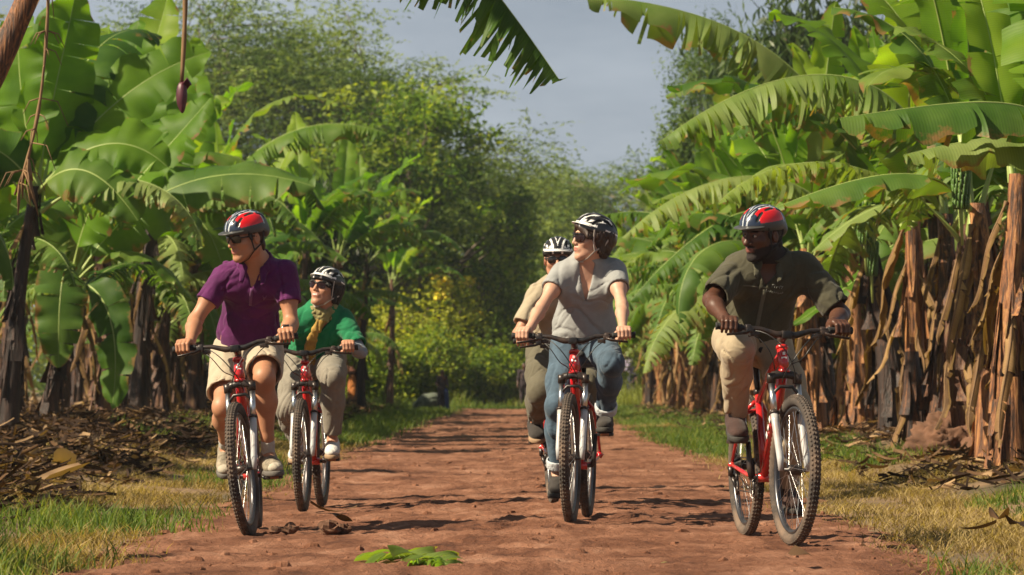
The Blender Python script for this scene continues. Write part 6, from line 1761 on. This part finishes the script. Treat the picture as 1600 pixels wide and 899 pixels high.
# --- the woman in grey
b2 = bike_at('red mountain bike ridden by the woman in the grey top and jeans', 891, 20.0, -5.8, 0, -1, 262, 2)
r2 = rider('woman in grey v-neck top, rolled jeans, sunglasses and white helmet, riding in the middle', b2, dict(B=FEM, skin='skin_pale', hair='hair_brown', hairkind='bob', helmet='white', glasses='lens_brown', gwide=1.3, strap='strap_grey',
    shR=(879, 426, .04), shL=(961, 423, .03), neck=(917, 407, .02), head=(924, 374, -.03, -58, -3, 4), tilt=-14,
    elbowR=(-.3, 1, -.2), elbowL=(.4, 1, -.1), px=.0, top='tee_grey', topname='tshirt', sleeve=.50, vneck=.65, vout=.025, vw=1.0, hem=-.06, fit=.014, seed=9,
    bottom='long', bot='denim', botname='jeans', bfit=.008, cufft=1.4, cuffr=.050, cuffs='cuff', kneeR=(-.05, -1, .3), kneeL=(.22, -1, .35), footR=(14, 2), footL=(-2, 6), shoes=('boot_dark', 'boot_dark', 'sole_dark', 'strap_grey')))
# --- the guide
b3 = bike_at('red mountain bike under the man in the dark olive shirt, front wheel turned right', 1240, 17.4, 8.0, 0, 5, 84, 3)
r3 = rider('man in dark olive shirt and tan trousers with striped red helmet, riding at the right', b3, dict(B=dict(MALE, cw=.158, ww=.140, leg=.92), skin='skin_dark', hair='hair_black', helmet='red', beard=True, nose=1.3,
    shR=(1150, 423, .05), shL=(1256, 418, .03), neck=(1201, 406, .02), head=(1190, 368, -.06, -54, 8, 4), tilt=2,
    elbowR=(-.6, 1, .3), elbowL=(.6, 1, .1), px=-.02, top='uniform', topname='uniform_shirt', sleeve=.86, vneck=.86, collar=True, hem=-.08, fit=.015, seed=14,
    bottom='long', bot='trouser_tan', botname='trousers', bfit=.014, cuffr=.056, cufft=.3, kneeR=(-.16, -1, .3), kneeL=(.10, -1, .3), footR=(10, 6), footL=(8, 4), boot=True, shoes=('boot_brown', 'boot_brown', 'sole_dark', 'boot_dark')))
# --- the woman in green
b4 = bike_at('red mountain bike ridden by the woman in green, furthest left behind', 474, 23.1, -3.2, -1, 0, 184, 4, -.036)
r4 = rider('smiling woman in green t-shirt and mustard scarf riding behind the man in purple', b4, dict(B=dict(FEM, bust=1), skin='skin_warm', hair='hair_black', hairkind='bob', helmet='white', glasses='lens_brown', smile=1.0, strap='strap_grey',
    shR=(469, 500, .02), shL=(537, 499, .02), neck=(505, 485, .02), head=(508, 452, -.02, -30, -14, 6), tilt=-4,
    elbowR=(-.2, 1, -.2), elbowL=(.05, 1, .1), px=.0, pz=.94, top='tee_green', topname='tshirt', sleeve=.80, vneck=.84, hem=-.04, fit=.015, seed=19,
    bottom='long', bot='pants_grey', botname='trousers', bfit=.016, cuffr=.052, kneeR=(-.08, -1, .3), kneeL=(.16, -1, .3), footR=(10, 2), footL=(6, 6), shoes=('shoe_white', 'shoe_white', 'sole_gum', 'sock')))
# --- the man behind
b5 = bike_at('red mountain bike half hidden behind the bike of the woman in grey', 896, 22.4, 5.6, 0, -3, 150, 5)
r5 = rider('man in sand coloured shirt and white helmet half hidden behind the woman in grey', b5, dict(B=MALE, skin='skin_warm', hair='hair_brown', helmet='white', glasses='lens', strap='strap_black',
    shR=(842, 460, .0), shL=(922, 458, .0), neck=(878, 441, .0), head=(872, 407, -.06, -8, 4, 0), tilt=-2,
    elbowR=(-.2, 1, -.2), elbowL=(.2, 1, -.2), px=.0, top='shirt_sand', topname='shirt', sleeve=.75, vneck=.88, collar=True, hem=-.06, fit=.015, seed=24,
    bottom='long', bot='pants_olive', botname='trousers', bfit=.016, cuffr=.054, kneeR=(-.04, -1, .3), kneeL=(.10, -1, .3), footR=(12, 2), footL=(6, 4), boot=True, shoes=('boot_dark', 'boot_dark', 'sole_gum', 'strap_grey')))
# ------------------------------------------------------------------ small things worn
def surf_patch(mb, pts, w, th=.0015):
    mb.tube(pts, (w, th), 6, flat=None)
def on_chest(r, lx, t, out=.003):
    d = r[4]; B = d['B']; A = d['AX'](t) ; g = d['g']
    depth = B['cd'] * 1.06 + g + .02
    return A + d['lat'] * lx + d['fwd'] * (depth + out)

def cast_on(obj, p, dirv, lift=.0015):
    """drop a point onto a garment along dirv (all in the rider's own space)"""
    ok, loc, nrm, i = obj.ray_cast(Vector(p), Vector(dirv), distance=.5)
    return (loc - Vector(dirv).normalized() * lift, nrm) if ok else (Vector(p), None)

def stitch_marks(r, marks, mat, name, rad=.0016):
    """short stitched strokes (u to the rider's left, v up) laid on the shirt front"""
    d = r[4]; mb = MB(); dirv = -d['fwd']
    bpy.context.view_layer.update()
    for (u0, v0), (u1, v1) in marks:
        P = []
        for k in range(4):
            u, v = u0 + (u1 - u0) * k / 3, v0 + (v1 - v0) * k / 3
            q = d['AX'](v) + d['lat'] * u + d['fwd'] * .32
            P.append(cast_on(d['top'], q, dirv, .0012)[0])
        mb.tube(P, rad, 5)
    return mb.build(name, mat, d['top'])

# embroidery on the guide's shirt: a small crest row and a word-like row below, unreadable in the photograph
mk = []
for i, (a, b) in enumerate(((.0, .03), (.012, .012), (.022, .02), (.036, .026), (.046, .03))):
    mk.append(((.030 + a, .800), (.030 + a, .800 + b * 1.1)))
mk += [((.030, .832), (.046, .832)), ((.052, .818), (.066, .818)), ((.066, .832), (.082, .830)), ((.074, .80), (.080, .83))]
for i in range(9):
    u = .006 + i * .0095; mk.append(((u, .735), (u + .001, .735 + (.030 if i % 4 == 0 else .018)))); mk.append(((u, .735 + .009 * (i % 3)), (u + .006, .735 + .009 * (i % 3))))
stitch_marks(r3, mk, M['stitch'], 'embroidery', .0011)
# emblem on the polo
stitch_marks(r1, [((.062, .76), (.068, .705)), ((.068, .705), (.082, .765)), ((.070, .74), (.078, .735)), ((.064, .745), (.074, .72))], M['polo_edge'], 'emblem', .0018)
# plackets
def placket(r, t0, t1, mat, buttons=3, w=.0075, side=0.0):
    d = r[4]; mb = MB(); dirv = -d['fwd']; P = []
    for k in range(9):
        t = t0 + (t1 - t0) * k / 8; P.append(cast_on(d['top'], d['AX'](t) + d['lat'] * side + d['fwd'] * .32, dirv, .0008)[0])
    mb.tube(P, [(w, .0018)] * 9, 8, flat=tuple(d['lat']))
    o = mb.build('placket', mat, d['top'])
    bb = MB()
    for k in range(buttons):
        q = P[1 + k * 3] if 1 + k * 3 < 9 else P[-1]; bb.ball(q + d['fwd'] * .002, .0045)
    return o
placket(r1, .82, .62, M['polo_edge']); placket(r3, .84, .12, M['uniform_edge'], w=.009)
# pocket flaps and shoulder tabs of the uniform
def flap(r, u0, u1, t, mat):
    d = r[4]; mb = MB(); P = [cast_on(d['top'], d['AX'](t) + d['lat'] * (u0 + (u1 - u0) * k / 6) + d['fwd'] * .32, -d['fwd'], .001)[0] for k in range(7)]
    mb.tube(P, [(.003, .0018)] * 7, 6, flat=tuple(d['up'])); mb.build('pocket_seam', mat, d['top'])
flap(r3, -.105, -.035, .77, M['uniform_edge'])
# wrist watch of the man in purple (his left wrist)
def watch(r, s, mat, mat2):
    E_, W_ = r[2][s], r[3][s]; d = (E_ - W_).normalized(); c = W_ + d * .022; mb = MB()
    mb.ring(c, d, .0295, (.003, .009), 28, 8, 0); up = (Vector((0, -.5, 1)) - d * d.dot(Vector((0, -.5, 1)))).normalized()
    mb.tube([c + up * .026, c + up * .037], .017, 18, 1); mb.build('watch', [mat, mat2], r[0])
watch(r1, 1, M['chrome'], M['lens'])
# under-sleeves of the woman in green
for s in (-1, 1):
    f = Field(.0055); E_, W_ = r4[2][s], r4[3][s]; S_ = r4[1]['shL' if s > 0 else 'shR']; d = (E_ - W_).normalized()
    f.cone(S_.lerp(E_, .6), E_, .047, .042, .02); f.cone(E_, W_ + d * .015, .043, .033, .02); f.mark(folds(50 + s, .004, 14, 14, 22))
    hems(f, [(W_ + d * .025, -d, .034, .004)]); f.run(); f.mesh('under_sleeve', M['under_grey'], parent=r4[0], part='under_sleeve')
# scarf: wound round the neck, one end falling down the front
d4 = r4[4]; f = Field(.006); Nb = r4[1]['neck']; lat, fwd, up = d4['lat'], d4['fwd'], d4['up']
for j, (h, rr) in enumerate(((.012, .078), (.035, .070), (.055, .062))):
    for i in range(16):
        a, b = 2 * PI * i / 16, 2 * PI * (i + 1) / 16
        q = lambda t: Nb + up * (h - .022 * max(0, math.cos(t))) + fwd * (.012 + math.cos(t) * rr) + lat * (math.sin(t) * rr)
        f.cone(q(a), q(b), .017, .017, .014)
f.mark(folds(61, .006, 20, 20, 26)); f.run(); f.mesh('scarf', M['scarf_pale'], parent=r4[0], part='scarf')
f = Field(.006)
top4 = [cast_on(d4['top'], d4['AX'](t) + lat * u + fwd * .35, -fwd, .010)[0] for t, u in ((.98, -.01), (.80, -.03), (.62, -.045), (.44, -.05), (.26, -.045), (.12, -.04))]
top4[0] = Nb + fwd * .09 + up * .0
for i in range(5):
    for w_ in (-.022, 0, .022): f.cone(top4[i] + lat * w_ * (.6 + .14 * i), top4[i + 1] + lat * w_ * (.74 + .14 * i), .012, .012, .012)
f.mark(folds(62, .007, 22, 22, 10)); f.run(); f.mesh('scarf_end', M['scarf'], parent=[c for c in r4[0].children if c.name.startswith('scarf')][0], part='scarf_end')
# belt-pack strap of the man behind
# ------------------------------------------------------------------ small things on the ground
rng = np.random.default_rng(5)
def mound():
    n, m = 90, 40; x0, y0 = PX(1490, 31), 31.0; V = []
    for i in range(m):
        t = i / (m - 1) * PI / 2
        for k in range(n):
            q = 2 * PI * k / n; V.append((math.cos(q) * math.cos(t), math.sin(q) * math.cos(t), math.sin(t)))
    V = np.array(V); nn = fbm(V[:, 0] * 2.2, V[:, 1] * 2.2, V[:, 2] * 2.2, seed=6, o=5, g=.6); r = 1 + .30 * nn
    V = V * r[:, None] * [.44, .36, .34]; V[:, 2] -= .06; V[:, 0] += .12 * V[:, 2]
    i = np.arange(n * m).reshape(m, n); F_ = np.stack([i[:-1], np.roll(i, -1, 1)[:-1], np.roll(i, -1, 1)[1:], i[1:]], -1).reshape(-1, 4)
    o = link('earth_mound', npmesh('earth_mound', V, F_, M['mound'])); o.location = (x0, y0, hz(x0, y0)); tag(o, 'rounded mound of brown earth at the foot of the right hand stems', 'earth mound')
M['mound'] = simple('mound_earth', (0.12, 0.058, 0.033), 0.95, var=0.4, scale=7, bump=1.0, bscale=18)
mound()
fl = empty('fallen_leaf', (PX(640, 15.85), 15.85, hz(PX(640, 15.85), 15.85))); tag(fl, 'torn green piece of banana leaf lying on the track at the bottom centre', 'leaf')
own_leaf(fl, [W3(568, 890, 15.7), W3(600, 872, 15.6), W3(655, 848, 15.4), W3(722, 899, 15.3)], .42, 42, .85, .55, -.5, 'leaf', .12, name='blade')
own_leaf(fl, [W3(615, 900, 15.3), W3(650, 862, 15.3), W3(700, 876, 15.3), W3(735, 900, 15.2)], .24, 43, .85, .55, -.4, 'leaf_young', .1, name='blade')
fl2 = empty('fallen_leaf', (PX(775, 15.3), 15.3, .0)); tag(fl2, 'small curled green leaf scrap at the bottom edge right of the larger fallen leaf', 'leaf')
own_leaf(fl2, [W3(742, 897, 15.35), W3(765, 880, 15.35), W3(800, 896, 15.3)], .10, 44, .6, .6, -.4, 'leaf', .1, name='blade')
fl3 = empty('fallen_leaf', (PX(1040, 15.8), 15.8, .0)); tag(fl3, 'small yellowed leaf scrap on the track between the two right hand bikes', 'leaf')
own_leaf(fl3, [W3(1026, 885, 15.8), W3(1045, 872, 15.8), W3(1060, 888, 15.8)], .07, 45, .2, .5, -.3, 'leaf_old', .1, name='blade')
cl = empty('soil_clump', (PX(515, 19.2), 19.2, .0)); tag(cl, 'dark clump of soil and leaf on the track right of the first front wheel', 'clump')
for k, (dx, dy, s_) in enumerate(((0, 0, .055), (.07, .05, .04), (-.20, .02, .042), (-.27, -.03, .03))):
    b = MB(); b.ball((dx, dy, s_ * .35), (s_, s_ * .8, s_ * .65), None, 12, 8); o = b.build('lump', M['mound'], cl, smooth=False)
    rg = random.Random(k)
    for v in o.data.vertices: v.co = Vector((dx, dy, 0)) + (v.co - Vector((dx, dy, 0))) * rg.uniform(.72, 1.25)
litter('leaf_scraps', np.array([(PX(515, 19.2) + .06, 19.15, .06), (PX(520, 19.2), 19.25, .05), (PX(1530, 16.9), 16.9, .10), (PX(1592, 16.3), 16.3, .10), (PX(1560, 17.6), 17.6, .1), (PX(1250, 15.2), 15.2, .02)]), .22, .10, rng, 'a few dark curled leaf scraps on the track edge and lower right verge', .5, -.2)

# ------------------------------------------------------------------ far figures
M['f_dark'] = cloth('far_dark_cloth', (0.035, 0.025, 0.03)); M['f_blue'] = cloth('far_blue_cloth', (0.02, 0.045, 0.16)); M['f_orange'] = cloth('far_orange_wrap', (0.34, 0.12, 0.03), 0.4); M['f_lav'] = cloth('far_lavender_shirt', (0.26, 0.23, 0.32)); M['f_navy'] = cloth('far_navy_trousers', (0.03, 0.045, 0.06)); M['f_sack'] = cloth('far_grey_sack', (0.10, 0.12, 0.09), 0.4); M['f_brown'] = cloth('far_brown_cloth', (0.10, 0.035, 0.02))
def far_person(px, d, h, face, label, top, bottom, kind='trousers', lean=0.0, hands=None, topname='shirt'):
    x = PX(px, d); root = empty('person', (x, d, hz(x, d)), R(face)); tag(root, label, 'person', 'people standing far down the track')
    k = h / 1.7; V = lambda a, b, c: Vector((a * k, b * k, c * k)); f = Field(.011)
    hd = Matrix.Translation(V(0, -.03 - lean, 1.56)) @ Matrix.Scale(k, 4); hk = V(0, -.01 - lean * .8, 1.42); P = V(0, .02, .92)
    shR, shL = V(-.17, -lean * .8, 1.38), V(.17, -lean * .8, 1.38); hands = hands or ((-.24, -.10, .86), (.24, -.10, .86))
    f.ell(V(0, -lean * .4, 1.18), np.array((.155, .11, .24)) * k, None, .05); f.ell(P, np.array((.155, .12, .14)) * k, None, .05); f.cone(shR, shL, .05 * k, .05 * k, .05)
    f.cone(hk - V(0, 0, .05), hk + V(0, 0, .09), .05 * k, .048 * k, .03)
    f.ell(V(0, -.02 - lean, 1.58), np.array((.075, .092, .10)) * k, None, .01); f.ell(V(0, -.045 - lean, 1.52), np.array((.055, .06, .07)) * k, None, .03); f.cone(V(0, -.10 - lean, 1.585), V(0, -.128 - lean, 1.545), .010 * k, .014 * k, .01)
    for s in (-1, 1): f.ell(V(s * .076, -.01 - lean, 1.56), np.array((.012, .02, .03)) * k, None, .005)
    arms = []
    for S, hn, s in ((shR, hands[0], -1), (shL, hands[1], 1)):
        W = V(*hn); E = ik(S, W, .29 * k, .26 * k, (s * .4, 1, -.2)); arms.append((S, E, W)); f.cone(S, E, .048 * k, .038 * k, .03); f.cone(E, W, .038 * k, .026 * k, .02)
        dv = (W - E).normalized(); f.ell(W + dv * .045 * k, np.array((.024, .036, .045)) * k, None, .02)
        for j in range(4): f.cone(W + dv * .07 * k + V(.0, (j - 1.5) * .018, 0), W + dv * .145 * k + V(0, (j - 1.5) * .019, 0), .0105 * k, .009 * k, .004)
        f.cone(W + dv * .03 * k + V(0, -.03, 0), W + dv * .085 * k + V(0, -.055, 0), .012 * k, .010 * k, .006)
    legs = []
    for s in (-1, 1):
        H, K_, A_ = V(s * .09, .02, .88), V(s * .10, -.02, .48), V(s * .11, .02, .08); legs.append((H, K_, A_)); f.cone(H, K_, .085 * k, .055 * k, .03); f.cone(K_, A_, .055 * k, .036 * k, .03); f.cone(A_, A_ + V(0, -.13, -.045), .036 * k, .030 * k, .02)
    f.run(); f.mesh('body', M['skin_dark'], parent=root, part='body')
    g = Field(.012); g.ell(V(0, -lean * .4, 1.18), np.array((.172, .128, .25)) * k, None, .05); g.ell(P + V(0, 0, .02), np.array((.17, .135, .13)) * k, None, .05); g.cone(shR, shL, .068 * k, .068 * k, .05)
    for S, E, W in arms: g.cone(S, E.lerp(W, .2), .066 * k, .056 * k, .04)
    g.cone(hk + V(0, 0, .0), hk + V(0, 0, .12), .062 * k, .075 * k, .01, '-'); g.mark(folds(3, .012)); g.run(); g.mesh(topname, M[top], parent=root, part=topname)
    g = Field(.012)
    if kind == 'trousers':
        g.ell(P, np.array((.165, .13, .12)) * k, None, .05)
        for H, K_, A_ in legs: g.cone(H, K_, .098 * k, .075 * k, .03); g.cone(K_, A_ + V(0, 0, .03), .072 * k, .062 * k, .03)
        nm = 'trousers'
    else:
        g.ell(P, np.array((.175, .14, .14)) * k, None, .05); g.cone(P, V(0, 0, .16), .17 * k, .19 * k, .05); nm = 'wrap_skirt'
    g.mark(folds(8, .016, 6, 6, 3)); g.run(); g.mesh(nm, M[bottom], parent=root, part=nm)
    hr = Field(.010); hr.ell(V(0, -.002 - lean, 1.605), np.array((.082, .095, .085)) * k, None, .01); hr.ell(V(0, -.10 - lean, 1.54), np.array((.09, .06, .075)) * k, None, .004, '-'); hr.run(); hr.mesh('hair', M['hair_black'], parent=root, part='hair')
    return root
ch_ = far_person(690, 100, 1.08, 20, 'small far child in dark clothes with a blue cloth beside a grey sack', 'f_dark', 'f_dark', 'wrap', .08, ((-.20, -.28, 1.0), (.18, -.28, 1.0)))
g_ = Field(.012); g_.cone((.10, -.10, .52), (.12, -.06, .06), .06, .075, .03); g_.mark(folds(4, .01, 9, 9, 3)); g_.run(); g_.mesh('hanging_cloth', M['f_blue'], parent=ch_, part='hanging_cloth')
far_person(552, 100, 1.42, -30, 'far figure wrapped in an orange brown cloth behind the woman in green', 'f_brown', 'f_orange', 'wrap', .02, ((-.12, -.22, 1.12), (.14, -.22, 1.1)), 'shawl')
far_person(819, 108, 1.30, 0, 'far figure in black at the left of the half hidden man', 'f_dark', 'f_dark', 'trousers', .0)
far_person(986, 124, 1.68, -70, 'far man in a lavender shirt leaning on an old bicycle', 'f_lav', 'f_navy', 'trousers', .10, ((-.18, -.42, 1.02), (.12, -.42, 1.02)))
far_person(968, 127, 1.60, -60, 'far man in dark clothes behind the one in the lavender shirt', 'f_brown', 'f_dark', 'trousers', .05)
# grey bundle on the verge
f = Field(.014); f.ell((0, 0, .20), (.30, .22, .24), None, .05); f.ell((.16, .02, .27), (.18, .18, .20), None, .08); f.ell((-.2, 0, .13), (.2, .18, .15), None, .08)
f.mark(folds(12, .03, 4, 4, 3)); f.run(); o = f.mesh('sack', M['f_sack']); x_ = PX(668, 100.5); o.location = (x_, 100.5, hz(x_, 100.5) - .02); tag(o, 'full grey green sack slumped on the grass beside the far child', 'sack')
# old bicycle far off
M['rust'] = simple('old_bike_paint', (0.10, 0.05, 0.03), 0.6, 0.3)
def old_bike(px, d, yaw):
    x = PX(px, d); root = empty('old_bicycle', (x, d, hz(x, d)), R(yaw)); tag(root, 'old brown bicycle held by the far man in the lavender shirt', 'bicycle')
    for yy in (-.55, .50):
        w = empty('wheel'); w.parent = root; w.location = (0, yy, .35); a = MB(); a.ring((0, 0, 0), (1, 0, 0), .325, (.022, .020), 48, 8); a.build('tyre', M['rubber'], w)
        b = MB()
        for i in range(18):
            q = i * 2 * PI / 18; b.tube([(0, 0, 0), (0, math.cos(q) * .31, math.sin(q) * .31)], .0025, 4, cap=False)
        b.tube([(-.05, 0, 0), (.05, 0, 0)], .02, 10); b.build('spokes', M['chrome'], w)
    f_ = MB(); bb, rr, ff, st, ht = (0, 0, .30), (0, .50, .35), (0, -.55, .35), (0, .16, .80), (0, -.40, .82)
    for p, q in ((bb, st), (st, ht), (bb, (0, -.42, .70)), (bb, rr), (st, rr), (ht, (0, -.43, .66))): f_.tube([p, q], .017, 8)
    f_.build('frame', M['rust'], root)
    f_ = MB()
    for s in (-1, 1): f_.tube([(0, -.43, .68), (s * .05, -.46, .66), (s * .05, -.55, .35)], .012, 8)
    f_.build('fork', M['rust'], root)
    f_ = MB(); f_.tube([(-.28, -.28, .98), (-.2, -.38, 1.0), (0, -.40, .96), (.2, -.38, 1.0), (.28, -.28, .98)], .012, 8); f_.tube([(0, -.40, .82), (0, -.40, .97)], .012, 8); f_.build('handlebar', M['chrome'], root)
    f_ = MB(); f_.tube([(0, .05, .90), (0, .16, .91), (0, .28, .92)], [(.03, .02), (.05, .025), (.09, .03)], 10, flat=(1, 0, 0)); f_.tube([st, (0, .18, .9)], .012, 8); f_.build('saddle', M['grip'], root)
old_bike(1000, 123, 62)
# ------------------------------------------------------------------ the air: a thin even haze
HAZE = 0.0003
m = bpy.data.materials.new('air_haze'); m.use_nodes = True; nt = m.node_tree; nt.nodes.clear()
o_ = nt.nodes.new('ShaderNodeOutputMaterial'); pv = nt.nodes.new('ShaderNodeVolumePrincipled')
pv.inputs['Density'].default_value = HAZE; pv.inputs['Color'].default_value = (0.80, 0.88, 1.0, 1); pv.inputs['Anisotropy'].default_value = 0.2
nt.links.new(pv.outputs[0], o_.inputs['Volume'])
hb = MB(); hb.box((0, 100, 11), (190, 260, 26)); hz_o = hb.build('haze', m, smooth=False); tag(hz_o, 'thin bluish haze in the air along the track', 'haze', kind='stuff')
